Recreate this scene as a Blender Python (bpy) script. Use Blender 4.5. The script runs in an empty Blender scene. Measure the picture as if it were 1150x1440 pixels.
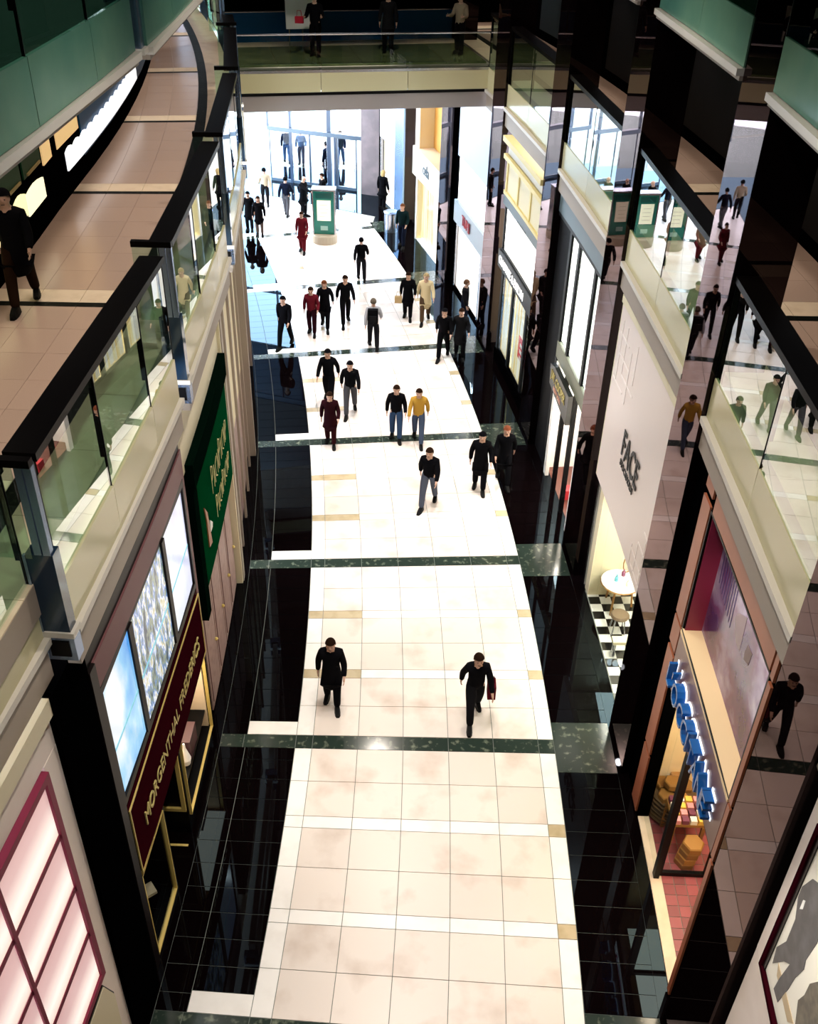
import bpy, math, random
from mathutils import Vector, Matrix
sin, cos, PI = math.sin, math.cos, math.pi
random.seed(7)
SC = bpy.context.scene
COL = SC.collection

# ------------------------------------------------------------------ camera
def make_camera():
    cd = bpy.data.cameras.new('camera'); co = bpy.data.objects.new('camera', cd); COL.objects.link(co)
    th, ro = math.radians(35.58), math.radians(1.70)
    f = Vector((0, cos(th), -sin(th))); r = Vector((1, 0, 0)); u = r.cross(f)
    r2 = cos(ro)*r + sin(ro)*u; u2 = -sin(ro)*r + cos(ro)*u
    m = Matrix((r2, u2, -f)).transposed().to_4x4(); m.translation = (0, 0, 15)
    co.matrix_world = m
    cd.sensor_fit = 'VERTICAL'; cd.sensor_height = 36; cd.sensor_width = 36
    cd.lens = 1390/1440*36; cd.clip_start = .1; cd.clip_end = 400
    SC.camera = co
make_camera()

# ------------------------------------------------------------------ arc geometry of the arcade
CX, CY, RC, BAY = -92.0, 12.0, 92.4, 5.75      # the arcade follows an arc; u counts bays along it
def ang(u): return (u+.2)*BAY/RC
def W(r, u, z=0.0):
    a = ang(u); return Vector((CX+r*cos(a), CY+r*sin(a), z))
def tang(u): a = ang(u); return Vector((-sin(a), cos(a), 0))
def radv(u): a = ang(u); return Vector((cos(a), sin(a), 0))

# ------------------------------------------------------------------ world, exposure, lamps
SC.view_settings.view_transform = 'Standard'
try: SC.view_settings.look = 'None'
except Exception: pass
SC.view_settings.exposure = 0.0; SC.view_settings.gamma = 1.0
SC.view_settings.use_curve_mapping = False
w = bpy.data.worlds.new('daylight'); SC.world = w; w.use_nodes = True
bg = w.node_tree.nodes['Background']; bg.inputs['Color'].default_value = (.80, .89, 1.0, 1); bg.inputs['Strength'].default_value = 19.0
try:
    SC.cycles.max_bounces = 8; SC.cycles.transparent_max_bounces = 24; SC.cycles.glossy_bounces = 5
    SC.cycles.sample_clamp_indirect = 6.0; SC.cycles.use_denoising = True; SC.cycles.caustics_reflective = False
    SC.cycles.caustics_refractive = False
except Exception: pass

def spot(loc, target, power, deg, blend=.5, col=(1, .9, .78), rad=.12, name='overhead_spot'):
    l = bpy.data.lights.new(name, 'SPOT'); l.energy = power; l.spot_size = math.radians(deg); l.spot_blend = blend
    l.color = col; l.shadow_soft_size = rad
    o = bpy.data.objects.new(name, l); COL.objects.link(o); o.location = loc
    d = Vector(target)-Vector(loc); o.rotation_euler = d.to_track_quat('-Z', 'Y').to_euler(); return o
def area(loc, target, power, sx, sy, col=(1, .95, .88), name='ceiling_lamp', up='Y'):
    l = bpy.data.lights.new(name, 'AREA'); l.energy = power; l.shape = 'RECTANGLE'; l.size = sx; l.size_y = sy; l.color = col
    o = bpy.data.objects.new(name, l); COL.objects.link(o); o.location = loc
    d = Vector(target)-Vector(loc); o.rotation_euler = d.to_track_quat('-Z', up).to_euler(); return o

# lamps of the arcade ceiling, two per bay, aimed at the pale path
for k in range(-2, 6):
    for du, dr in ((.25, -1.2), (.75, 1.2)):
        p = W(92.4+dr, k+du, 17.2)
        spot(p, W(92.4+dr*.7, k+du, 0), 2350 if k < 1 else 5200, 34, .7, (1, .925, .87), .14)
# wide lamps that reach the facades
for k in range(-2, 6, 1):
    p = W(92.3, k+.5, 17.2); spot(p, W(92.3, k+.5, 0), 1500, 100, .6, (1, .9, .78), .15)

# ------------------------------------------------------------------ materials
def lin(c):
    if isinstance(c, str):
        c = c.lstrip('#'); c = [int(c[i:i+2], 16)/255 for i in (0, 2, 4)]
        c = [x/12.92 if x <= .04045 else ((x+.055)/1.055)**2.4 for x in c]
    return (*c[:3], 1)
MC = {}
def mat(name, c, rough=.5, metal=0, ior=1.5, tint=None, emit=0, noise=None, vary=0, coat=0, bump=0, ecol=None, spec=None):
    """principled material; noise=(scale, colour2, lo, hi) mixes a second colour; vary = per-object brightness spread"""
    if name in MC: return MC[name]
    m = bpy.data.materials.new(name); m.use_nodes = True; MC[name] = m
    N, L = m.node_tree.nodes, m.node_tree.links
    b = N['Principled BSDF']; b.inputs['Base Color'].default_value = lin(c)
    b.inputs['Roughness'].default_value = rough; b.inputs['Metallic'].default_value = metal; b.inputs['IOR'].default_value = ior
    if spec is not None: b.inputs['Specular IOR Level'].default_value = spec
    if tint: b.inputs['Specular Tint'].default_value = lin(tint)
    if coat: b.inputs['Coat Weight'].default_value = coat; b.inputs['Coat Roughness'].default_value = .03
    src = None
    if noise:
        sc, c2, lo, hi = noise
        tc = N.new('ShaderNodeTexCoord'); nz = N.new('ShaderNodeTexNoise'); nz.inputs['Scale'].default_value = sc; nz.inputs['Detail'].default_value = 6
        geo = N.new('ShaderNodeNewGeometry'); L.new(geo.outputs['Position'], nz.inputs['Vector'])
        rp = N.new('ShaderNodeValToRGB'); rp.color_ramp.elements[0].position = lo; rp.color_ramp.elements[1].position = hi
        rp.color_ramp.elements[0].color = lin(c); rp.color_ramp.elements[1].color = lin(c2)
        L.new(nz.outputs['Fac'], rp.inputs['Fac']); src = rp.outputs['Color']
    if vary:
        oi = N.new('ShaderNodeObjectInfo'); mr = N.new('ShaderNodeMapRange'); mr.inputs['To Min'].default_value = 1-vary; mr.inputs['To Max'].default_value = 1+vary
        L.new(oi.outputs['Random'], mr.inputs['Value'])
        hs = N.new('ShaderNodeHueSaturation')
        if src: L.new(src, hs.inputs['Color'])
        else: hs.inputs['Color'].default_value = lin(c)
        L.new(mr.outputs['Result'], hs.inputs['Value']); src = hs.outputs['Color']
    if src: L.new(src, b.inputs['Base Color'])
    if bump:
        nz2 = N.new('ShaderNodeTexNoise'); nz2.inputs['Scale'].default_value = .55; nz2.inputs['Detail'].default_value = 1
        g2 = N.new('ShaderNodeNewGeometry'); L.new(g2.outputs['Position'], nz2.inputs['Vector'])
        bp = N.new('ShaderNodeBump'); bp.inputs['Strength'].default_value = bump; bp.inputs['Distance'].default_value = .02
        L.new(nz2.outputs['Fac'], bp.inputs['Height']); L.new(bp.outputs['Normal'], b.inputs['Normal'])
    if emit:
        b.inputs['Emission Color'].default_value = lin(ecol or c); b.inputs['Emission Strength'].default_value = emit
        if src: L.new(src, b.inputs['Emission Color'])
    return m
def glass_mat(name, tint, ior=1.7, refl=1.0, gain=1.0):
    if name in MC: return MC[name]
    m = bpy.data.materials.new(name); m.use_nodes = True; MC[name] = m
    N, L = m.node_tree.nodes, m.node_tree.links
    N.remove(N['Principled BSDF']); out = N['Material Output']
    tr = N.new('ShaderNodeBsdfTransparent'); tr.inputs['Color'].default_value = lin(tint)
    gl = N.new('ShaderNodeBsdfGlossy'); gl.inputs['Roughness'].default_value = 0.0; gl.inputs['Color'].default_value = (refl, refl, refl, 1)
    # a pane is a thin box: only the face turned to the ray mirrors, the other lets it out
    fr = N.new('ShaderNodeFresnel'); fr.inputs['IOR'].default_value = ior
    ge = N.new('ShaderNodeNewGeometry'); iv = N.new('ShaderNodeMath'); iv.operation = 'SUBTRACT'; iv.inputs[0].default_value = gain
    mg = N.new('ShaderNodeMath'); mg.operation = 'MULTIPLY'; mg.inputs[1].default_value = gain; L.new(ge.outputs['Backfacing'], mg.inputs[0]); L.new(mg.outputs[0], iv.inputs[1])
    ml = N.new('ShaderNodeMath'); ml.operation = 'MULTIPLY'; ml.use_clamp = True; L.new(fr.outputs['Fac'], ml.inputs[0]); L.new(iv.outputs[0], ml.inputs[1])
    mx = N.new('ShaderNodeMixShader'); L.new(ml.outputs[0], mx.inputs['Fac'])
    L.new(tr.outputs['BSDF'], mx.inputs[1]); L.new(gl.outputs['BSDF'], mx.inputs[2]); L.new(mx.outputs['Shader'], out.inputs['Surface'])
    return m

M_TILE = mat('cream_stone_tile', (.78, .70, .64), .28, noise=(1.1, (.54, .43, .36), .52, .80), vary=.05)
M_WHITE = mat('white_marble', (.92, .90, .87), .22, noise=(2.5, (.82, .79, .75), .5, .8))
M_TAN = mat('tan_marble', (.52, .43, .28), .25, noise=(3, (.42, .34, .2), .45, .7))
M_GREEN = mat('green_marble', (.022, .035, .028), .12, noise=(7, (.20, .23, .17), .56, .74))
M_JOINT = mat('grout', (.17, .19, .17), .8)
def mirror_mat(name, tint, ior, bump):
    """polished dark stone: black body under a tinted polish"""
    m = bpy.data.materials.new(name); m.use_nodes = True; MC[name] = m
    N, L = m.node_tree.nodes, m.node_tree.links; N.remove(N['Principled BSDF']); out = N['Material Output']
    df = N.new('ShaderNodeBsdfDiffuse'); df.inputs['Color'].default_value = (.002, .001, .0012, 1)
    gl = N.new('ShaderNodeBsdfGlossy'); gl.inputs['Roughness'].default_value = .012; gl.inputs['Color'].default_value = lin(tint)
    fr = N.new('ShaderNodeFresnel'); fr.inputs['IOR'].default_value = ior
    nz = N.new('ShaderNodeTexNoise'); nz.inputs['Scale'].default_value = .55; nz.inputs['Detail'].default_value = 1
    g2 = N.new('ShaderNodeNewGeometry'); L.new(g2.outputs['Position'], nz.inputs['Vector'])
    bp = N.new('ShaderNodeBump'); bp.inputs['Strength'].default_value = bump; bp.inputs['Distance'].default_value = .02; L.new(nz.outputs['Fac'], bp.inputs['Height'])
    L.new(bp.outputs['Normal'], gl.inputs['Normal'])
    mx = N.new('ShaderNodeMixShader'); L.new(fr.outputs['Fac'], mx.inputs['Fac']); L.new(df.outputs['BSDF'], mx.inputs[1]); L.new(gl.outputs['BSDF'], mx.inputs[2])
    L.new(mx.outputs['Shader'], out.inputs['Surface']); return m
M_COLUMN = mirror_mat('polished_column_granite', (.60, .45, .45), 1.5, .14)
M_BLACK = mirror_mat('polished_black_granite', (.55, .80, 1.0), 1.25, 0)
M_PIER = mat('black_pier_stone', (.0008, .0008, .001), .6, spec=0)
M_BLACKMETAL = mat('black_metal', (.0015, .0015, .002), .4, spec=.12)
M_STEEL = mat('brushed_steel', (.50, .50, .54), .25, metal=1)
M_BLUESTEEL = mat('blue_grey_steel', (.22, .30, .46), .25, metal=.9)
M_TRIM = mat('pale_metal_trim', (.66, .62, .56), .4)
M_TAUPE = mat('taupe_fascia', (.33, .27, .22), .5)
M_SPAN = mat('beige_spandrel_glass', (.58, .53, .33), .14, spec=.3)
M_SPANG = mat('frosted_green_glass', (.15, .31, .22), .2, spec=.25, noise=(.35, (.06, .19, .15), .42, .66))
M_WOOD = mat('black_wood_rail', (.0012, .0008, .0008), .35, spec=.06)
M_GLASS = glass_mat('railing_glass', (.74, .90, .82), 2.0, .95, 1.7)
M_GLASSG = glass_mat('green_railing_glass', (.42, .66, .54), 1.5, 1.0, 1.0)
M_SHOPGLASS = glass_mat('shop_glass', (.93, .96, .95), 1.35, .8)
M_DARK = mat('dark_interior', (.006, .006, .007), .6, spec=.05)
M_GALLERY = mat('tan_terrazzo', (.45, .325, .26), .22, noise=(120, (.34, .25, .20), .5, .72), vary=.03)
M_BORDER = mat('dark_speckled_marble', (.004, .005, .004), .5, spec=.05, noise=(14, (.05, .05, .035), .58, .8))
M_CREAMST = mat('cream_stone_strip', (.70, .57, .42), .5, noise=(4, (.62, .49, .35), .45, .7))
M_LIME = mat('limestone', (.88, .77, .71), .5, noise=(1.6, (.80, .69, .63), .45, .75))
M_CREAM = mat('cream_paint', (.76, .68, .48), .5)
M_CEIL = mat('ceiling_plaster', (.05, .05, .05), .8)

# ------------------------------------------------------------------ mesh builder
ORG = {}
class MB:
    def __init__(s): s.v = []; s.f = []; s.mi = []; s.cur = 0
    def add(s, vs, fs):
        n = len(s.v); s.v += [Vector(x) for x in vs]
        for f in fs: s.f.append([n+i for i in f]); s.mi.append(s.cur)
        return s
    def hexa(s, p): # 8 corners: bottom 0-3 ccw, top 4-7
        return s.add(p, [(3, 2, 1, 0), (4, 5, 6, 7), (0, 1, 5, 4), (1, 2, 6, 5), (2, 3, 7, 6), (3, 0, 4, 7)])
    def pbox(s, r0, r1, u0, u1, z0, z1, n=1):
        for i in range(n):
            a, b = u0+(u1-u0)*i/n, u0+(u1-u0)*(i+1)/n
            s.hexa([W(r0, a, z0), W(r1, a, z0), W(r1, b, z0), W(r0, b, z0), W(r0, a, z1), W(r1, a, z1), W(r1, b, z1), W(r0, b, z1)])
        return s
    def prism(s, uz, r0, r1): # polygon in facade coordinates (u, z), given depth r0..r1
        n = len(uz); vs = [W(r0, u, z) for u, z in uz]+[W(r1, u, z) for u, z in uz]
        fs = [list(range(n-1, -1, -1)), list(range(n, 2*n))]+[(i, (i+1) % n, n+(i+1) % n, n+i) for i in range(n)]
        return s.add(vs, fs)
    def plan(s, pts, z0, z1): # vertical prism from world xy polygon (ccw)
        n = len(pts); vs = [(x, y, z0) for x, y in pts]+[(x, y, z1) for x, y in pts]
        return s.add(vs, [list(range(n-1, -1, -1)), list(range(n, 2*n))]+[(i, (i+1) % n, n+(i+1) % n, n+i) for i in range(n)])
    def box(s, c, ax, ay, sz): # oriented box: centre, x axis, y axis (unit vectors), sizes
        c = Vector(c); ax = Vector(ax).normalized(); ay = Vector(ay).normalized(); az = ax.cross(ay)
        X, Y, Z = ax*sz[0]/2, ay*sz[1]/2, az*sz[2]/2
        return s.hexa([c-X-Y-Z, c+X-Y-Z, c+X+Y-Z, c-X+Y-Z, c-X-Y+Z, c+X-Y+Z, c+X+Y+Z, c-X+Y+Z])
    def bar(s, a, b, w, h=None, up=(0, 0, 1)):
        a, b = Vector(a), Vector(b); d = (b-a); L = d.length; d.normalize(); up = Vector(up)
        if abs(d.dot(up)) > .95: up = Vector((1, 0, 0))
        sd = d.cross(up).normalized(); return s.box((a+b)/2, d, sd, (L, w, h or w))
    def lathe(s, c, prof, n=16, ax=(1, 0, 0), ay=(0, 1, 0), az=(0, 0, 1)):
        c, ax, ay, az = Vector(c), Vector(ax), Vector(ay), Vector(az); vs = []; fs = []
        for r, z in prof:
            for i in range(n):
                t = 2*PI*i/n; vs.append(c+ax*(r*cos(t))+ay*(r*sin(t))+az*z)
        for j in range(len(prof)-1):
            for i in range(n):
                k = (i+1) % n; fs.append((j*n+i, j*n+k, (j+1)*n+k, (j+1)*n+i))
        fs.append(list(range(n-1, -1, -1))); m = (len(prof)-1)*n; fs.append([m+i for i in range(n)])
        return s.add(vs, fs)
    def tube(s, pts, r, n=6):
        pts = [Vector(p) for p in pts]; vs = []; fs = []
        for i, p in enumerate(pts):
            d = (pts[min(i+1, len(pts)-1)]-pts[max(i-1, 0)]).normalized()
            up = Vector((0, 0, 1)) if abs(d.z) < .9 else Vector((1, 0, 0))
            a = d.cross(up).normalized(); b = d.cross(a); rr = r[i] if isinstance(r, (list, tuple)) else r
            vs += [p+a*(rr*cos(2*PI*k/n))+b*(rr*sin(2*PI*k/n)) for k in range(n)]
        for j in range(len(pts)-1):
            for i in range(n):
                k = (i+1) % n; fs.append((j*n+i, j*n+k, (j+1)*n+k, (j+1)*n+i))
        fs.append(list(range(n-1, -1, -1))); m = (len(pts)-1)*n; fs.append([m+i for i in range(n)])
        return s.add(vs, fs)
    def build(s, name, m, parent=None, smooth=False):
        org = ORG[parent.name] if parent else Vector((0, 0, 0))
        me = bpy.data.meshes.new(name); me.from_pydata([v-org for v in s.v], [], s.f)
        for q in (m if isinstance(m, (list, tuple)) else [m]): me.materials.append(q)
        for p, i in zip(me.polygons, s.mi): p.material_index = i
        if smooth: me.polygons.foreach_set('use_smooth', [True]*len(me.polygons))
        import bmesh
        bm = bmesh.new(); bm.from_mesh(me); bmesh.ops.recalc_face_normals(bm, faces=bm.faces); bm.to_mesh(me); bm.free()
        o = bpy.data.objects.new(name, me); COL.objects.link(o)
        if parent: o.parent = parent
        ORG[o.name] = org
        return o
def tag(o, label=None, cat=None, group=None, kind=None):
    if label: o['label'] = label
    if cat: o['category'] = cat
    if group: o['group'] = group
    if kind: o['kind'] = kind
    return o
def thing(name, label, cat, loc, group=None):
    o = bpy.data.objects.new(name, None); COL.objects.link(o); o.location = loc; o.empty_display_size = .2
    ORG[o.name] = Vector(loc); return tag(o, label, cat, group)
def struct(o, label=None): return tag(o, label, None, None, 'structure')
def inst(me, name, parent, loc, rz):
    o = bpy.data.objects.new(name, me); COL.objects.link(o); o.parent = parent
    o.location = Vector(loc)-ORG[parent.name]; o.rotation_euler = (0, 0, rz); return o
TM = {}
def tile(parent, name, m, r0, r1, u0, u1, z0, z1, gap=.006):
    """one paving piece: mesh shared by all pieces of its size"""
    du = round(u1-u0, 4); key = (name, m.name, round(r0, 3), round(r1, 3), du, round(z1-z0, 3))
    rm = (r0+r1)/2; uc = (u0+u1)/2
    if key not in TM:
        me = bpy.data.meshes.new(name); h = ang(du)-ang(0); g = gap/rm
        P = lambda r, a, z: (r*cos(a)-rm, r*sin(a), z)
        a0, a1 = -h/2+g, h/2-g; ra, rb = r0+gap, r1-gap; zz = z1-z0
        vs = [P(ra, a0, 0), P(rb, a0, 0), P(rb, a1, 0), P(ra, a1, 0), P(ra, a0, zz), P(rb, a0, zz), P(rb, a1, zz), P(ra, a1, zz)]
        me.from_pydata(vs, [], [(3, 2, 1, 0), (4, 5, 6, 7), (0, 1, 5, 4), (1, 2, 6, 5), (2, 3, 7, 6), (3, 0, 4, 7)])
        me.materials.append(m); TM[key] = me
    return inst(TM[key], name, parent, W(rm, uc, z0), ang(uc))
def text_mesh(s, body, size, pos, xdir, ydir, depth=.01, width=1.0, align='LEFT', shear=0, space=1.0, bold=0):
    """flat or raised lettering; adds the mesh of a text object to builder s"""
    cu = bpy.data.curves.new('t', 'FONT'); cu.body = body; cu.size = size; cu.extrude = depth/2; cu.align_x = align; cu.shear = shear; cu.offset = bold
    cu.space_character = space; cu.resolution_u = 3
    to = bpy.data.objects.new('t', cu); COL.objects.link(to); bpy.context.view_layer.update()
    me = bpy.data.meshes.new_from_object(to.evaluated_get(bpy.context.evaluated_depsgraph_get()))
    X, Y = Vector(xdir).normalized(), Vector(ydir).normalized(); Z = X.cross(Y); pos = Vector(pos)
    s.add([pos+X*(v.co.x*width)+Y*v.co.y+Z*(v.co.z+depth/2) for v in me.vertices], [tuple(p.vertices) for p in me.polygons])
    bpy.data.objects.remove(to); bpy.data.curves.remove(cu); bpy.data.meshes.remove(me)
    return s
Z = Vector((0, 0, 1))

# ------------------------------------------------------------------ setting: floor of the arcade
fl = MB().pbox(87.0, 99.5, -3.2, 8.6, -.3, -.014, 60).build('floor', M_JOINT); struct(fl)
def bay_floor(k, pieces):
    rb = [89.92, 90.25]+[90.25+.888*i for i in range(1, 5)]+[94.69, 95.0]
    for j in range(3):
        f0, f1 = k+j/3+(.03 if j == 0 else .0225), k+(j+1)/3-(.0225 if j < 2 else .03)
        mid = (f0+f1)/2
        for c in range(7):
            m = M_WHITE if c in (0, 6) else M_TILE
            for a, b in ((f0, mid), (mid, f1)):
                pieces.append(('path_tile' if c not in (0, 6) else 'border_tile', m, rb[c], rb[c+1], a, b))
        if j < 2:
            s0, s1 = k+(j+1)/3-.0225, k+(j+1)/3+.0225
            for c in range(7):
                m = M_WHITE
                if c == 6 or (c <= 1 and k >= 0): m = M_TAN
                pieces.append(('strip_tile', m, rb[c], rb[c+1], s0, s1))
def band(k, pieces):
    rb = [88.9, 89.92, 90.25]+[90.25+.888*i for i in range(1, 5)]+[94.69, 95.0]
    for c in range(len(rb)-1): pieces.append(('marble_band', M_GREEN, rb[c], rb[c+1], k-.03, k+.03))
    pieces.append(('marble_band', M_GREEN, 88.45, 88.9, k-.03, k+.03))
    pieces.append(('marble_square', M_GREEN, 95.0, 96.15, k-.107, k+.107))
    pieces.append(('white_block', M_WHITE, 88.95, 89.92, k+.03, k+.092))
def side_slabs(k, pieces):
    for i in range(12):
        a, b = k+i/12, k+(i+1)/12
        a2, b2 = max(a, k+.107), min(b, k+1-.107)
        if b2-a2 > .01: pieces.append(('granite_slab', M_BLACK, 95.0, 96.15, a2, b2))
        a3, b3 = max(a, k+.03), min(b, k+.97)
        for q0, q1 in (((88.45, 88.95), (88.95, 89.92))):
            a4 = a3
            if q0 == 88.95: a4 = max(a3, k+.092)
            if b3-a4 > .01: pieces.append(('granite_slab', M_BLACK, q0, q1, a4, b3))
near, far = [], []
for k in range(-2, 5):
    P = near if k < 3 else far
    if k > -2: bay_floor(k, P)
    side_slabs(k, P)
    band(k, P)
band(5, far)
# the path ends obliquely past the last band
for P in (near,):
    cnt = {}
    for nm, m, r0, r1, u0, u1 in P: tile(fl, nm, m, r0, r1, u0, u1, -.014, 0)
for key, nm in (('path_tile', 'path_tiles_far'), ('border_tile', 'border_tiles_far'), ('strip_tile', 'strip_tiles_far'), ('granite_slab', 'granite_slabs_far'), ('marble_band', 'marble_bands_far'), ('marble_square', 'marble_squares_far'), ('white_block', 'white_blocks_far')):
    ms = []
    b = MB()
    for n2, m, r0, r1, u0, u1 in far:
        if n2 != key: continue
        if m not in ms: ms.append(m)
        b.cur = ms.index(m); g = .006/92
        b.pbox(r0+.006, r1-.006, u0+g*16, u1-g*16, -.014, 0)
    tag(b.build(nm, ms, fl), kind='stuff')
b = MB(); b.prism  # plain end of the path and dark forecourt before the entrance
g = MB().plan([(W(89.92, 5.03).x, W(89.92, 5.03).y), (W(95, 5.03).x, W(95, 5.03).y), (-1.95, 43.5), (-4.47, 44.7), (-7.4, 46.2)], -.014, 0).build('path_end', M_WHITE, fl)
g = MB().plan([(-14, 46.9), (-9.0, 44.5), (-7.45, 46.3), (-4.47, 44.8), (-1.9, 43.6), (W(95, 5.03).x, W(95, 5.03).y), (W(97, 5.0).x, W(97, 5.0).y), (4, 46), (4, 50), (-14, 51)], -.016, -.002).build('forecourt', M_BLACK, fl)
g = MB().plan([(W(88.0, 5.03).x, W(88.0, 5.03).y), (W(89.9, 5.03).x, W(89.9, 5.03).y), (-7.45, 46.3), (-9.0, 44.5)], -.015, -.001).build('forecourt_edge', M_BLACK, fl)
g = MB().pbox(96.15, 96.9, -3, 5.6, -.014, 0, 40).build('threshold_strip', M_BLACK, fl)
g = MB().pbox(87.6, 88.45, -3, 5.6, -.014, 0, 40).build('wall_base_strip', M_BLACK, fl)

# shell behind and above
struct(MB().pbox(96.95, 97.6, -3.2, -2.05, 0, 17.6, 6).build('wall_right', M_PIER))
struct(MB().pbox(84.6, 87.5, -3.2, -2.05, 0, 17.6, 6).build('wall_left', M_PIER))
struct(MB().pbox(84, 101, -3.4, -3.2, -.3, 17.6, 8).build('wall_back', M_DARK))
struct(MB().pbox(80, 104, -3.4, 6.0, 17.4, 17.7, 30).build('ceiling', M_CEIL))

# ------------------------------------------------------------------ galleries (upper floors)
def gallery_floor(name, r_in, r_edge, side):
    lo, hi = min(r_in, r_edge), max(r_in, r_edge)
    s = MB().pbox(lo, hi, -2, 6.3 if side == 'L' else 5.4, 8.2, 8.586, 40).build(name, M_TAUPE); struct(s)
    for k in range(-2, 6 if side == 'L' else 5):
        P = []
        if side == 'L':
            cols = [85.45, 86.15, 86.82, 87.5]; edge = [(87.5, 87.74, 'border_slab', M_BORDER), (87.74, 88.4, 'edge_slab', M_CREAMST)]
        else:
            cols = [97.3, 98.0, 98.7, 99.3]; edge = [(97.06, 97.3, 'border_slab', M_BORDER), (96.4, 97.06, 'edge_slab', M_CREAMST)]
        o = .19
        for c in range(3):
            for i in range(6):
                a, b = k+o+.12+i*.88/6, k+o+.12+(i+1)*.88/6
                tile(s, 'floor_tile', M_GALLERY, cols[c], cols[c+1], a, b, 8.586, 8.6, .003)
            tile(s, 'cross_strip', M_CREAMST, cols[c], cols[c+1], k+o+.03, k+o+.12, 8.586, 8.6, .004)
            tile(s, 'dark_strip', M_BORDER, cols[c], cols[c+1], k+o, k+o+.03, 8.586, 8.6, .002)
        for r0, r1, nm, m in edge:
            for i in range(4): tile(s, nm, m, r0, r1, k+o+i/4, k+o+(i+1)/4, 8.586, 8.6, .004)
    return s
gallery_floor('floor_left', 85.4, 88.4, 'L'); gallery_floor('floor_right', 99.3, 96.4, 'R')
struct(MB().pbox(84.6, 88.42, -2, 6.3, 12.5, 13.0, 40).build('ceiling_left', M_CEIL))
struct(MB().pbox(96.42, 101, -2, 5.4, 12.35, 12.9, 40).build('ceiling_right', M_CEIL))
for k in range(-2, 5): spot(W(86.8, k+.5, 17.2), W(86.0, k+.5, 13), 240, 140, .6, (.9, 1, .92), .1)  # added lamps, unseen, so the second gallery's green glass shows lighter
for k in range(-2, 6):   # gallery downlights
    for du in (.3, .8):
        spot(W(86.6, k+du, 12.1), W(86.6, k+du, 8.6), 92, 120, .5, (1, .80, .64), .06)
        spot(W(98.2, k+du, 12.1), W(97.9, k+du, 8.6), 120, 95, .5, (1, .80, .64), .06)

def balustrade(side, r, u0, u1, label, level=2, joints=(), group=None):
    o = 1 if side == 'L' else -1    # towards the void
    t = thing('glass_balustrade', label, 'balustrade', W(r, (u0+u1)/2, 8.6 if level == 2 else 13.0), group)
    up = 0 if level == 2 or side == 'L' else -.17
    zt = 7.80 if level == 2 else 12.40+up
    zs0, zs1 = (7.89, 8.51) if level == 2 else (12.50+up, 13.10+up)
    zg1 = 9.94 if level == 2 else 14.40
    js = [u0]+list(joints)+[u1]
    for a, b in zip(js[:-1], js[1:]):
        g = .0012
        MB().pbox(r-.008, r+.008, a+g, b-g, zs1+.01, zg1).build('glass_pane', M_GLASS if level == 2 else M_GLASSG, t)
        MB().pbox(r-.02, r+.03, a+g, b-g, zs0, zs1).build('spandrel_panel', M_SPAN if level == 2 else M_SPANG, t)
    for j in js:
        c = W(r-.03*o, j)
        MB().box(c+Z*((zs1+zg1)/2+.12), radv(j), tang(j), (.05, .022, (zg1-zs1)*.62)).build('stanchion', M_BLACKMETAL, t)
        MB().box(W(r, j)+Z*((zs1+zg1)/2), radv(j), tang(j), (.03, .012, (zg1-zs1))).build('glass_joint', M_BLACKMETAL, t)
    r0, r1 = sorted((r+.05*o, r-.27*o))
    MB().pbox(r0, r1, u0, u1, zg1, zg1+.09, 1).build('handrail', M_WOOD, t)
    r0, r1 = sorted((r+.10*o, r-.05*o)); MB().pbox(r0, r1, u0, u1, zt, zt+.09, 1).build('trim_strip', M_TRIM, t)
    if level == 2:
        r0, r1 = sorted((r+.03*o, r-.12*o)); MB().pbox(r0, r1, u0, u1, 7.34 if side == 'L' else 7.36, 7.80, 1).build('fascia', M_TAUPE, t)
    else:
        r0, r1 = sorted((r+.05*o, r-.12*o)); MB().pbox(r0, r1, u0, u1, zt-.06, zt, 1).build('fascia', M_TAUPE, t)
    return t
wh = {-2: 'nearest the viewer', -1: 'above the spectacles shop', 0: 'above the green sign', 1: 'two bays past the spectacles shop', 2: 'three bays past the spectacles shop', 3: 'beyond the footbridge', 4: 'by the entrance wall', 5: 'at its far end'}
for k in range(-2, 6):
    balustrade('L', 88.58 if k > -2 else 88.34, k+.02, 3.27 if k == 3 else k+.915 if k > -2 else k+.985, 'glass balustrade with black rail on the left first gallery, '+wh[k], 2, (k+.333, k+.667) if k != 3 else (), 'left gallery balustrades')
wr = {-2: 'nearest', -1: 'above the terracotta front', 0: 'above the pale cosmetics panel', 1: 'above the gold-lettered sign', 2: 'above the yellow cornice', 3: 'above the red letters', 4: 'by the footbridge'}
for k in range(-2, 5):
    balustrade('R', 96.29, k+.108, 3.27 if k == 3 else k+.892, 'glass balustrade with black rail on the right first gallery, '+wr[k], 2, (k+.5,) if k != 3 else (), 'right gallery balustrades')
for k in range(-2, 4):
    balustrade('L', 88.5 if k < 0 else 88.58, k+.02, k+.97, 'green glass balustrade of the left second gallery, '+('nearest' if k == -2 else wh[k]), 3, (k+.333, k+.667), 'left upper balustrades')
for k in range(-2, 4):
    balustrade('R', 96.2, k+.108, k+.892, 'green glass balustrade of the right second gallery, '+wr[k], 3, (k+.5,), 'right upper balustrades')

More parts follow.
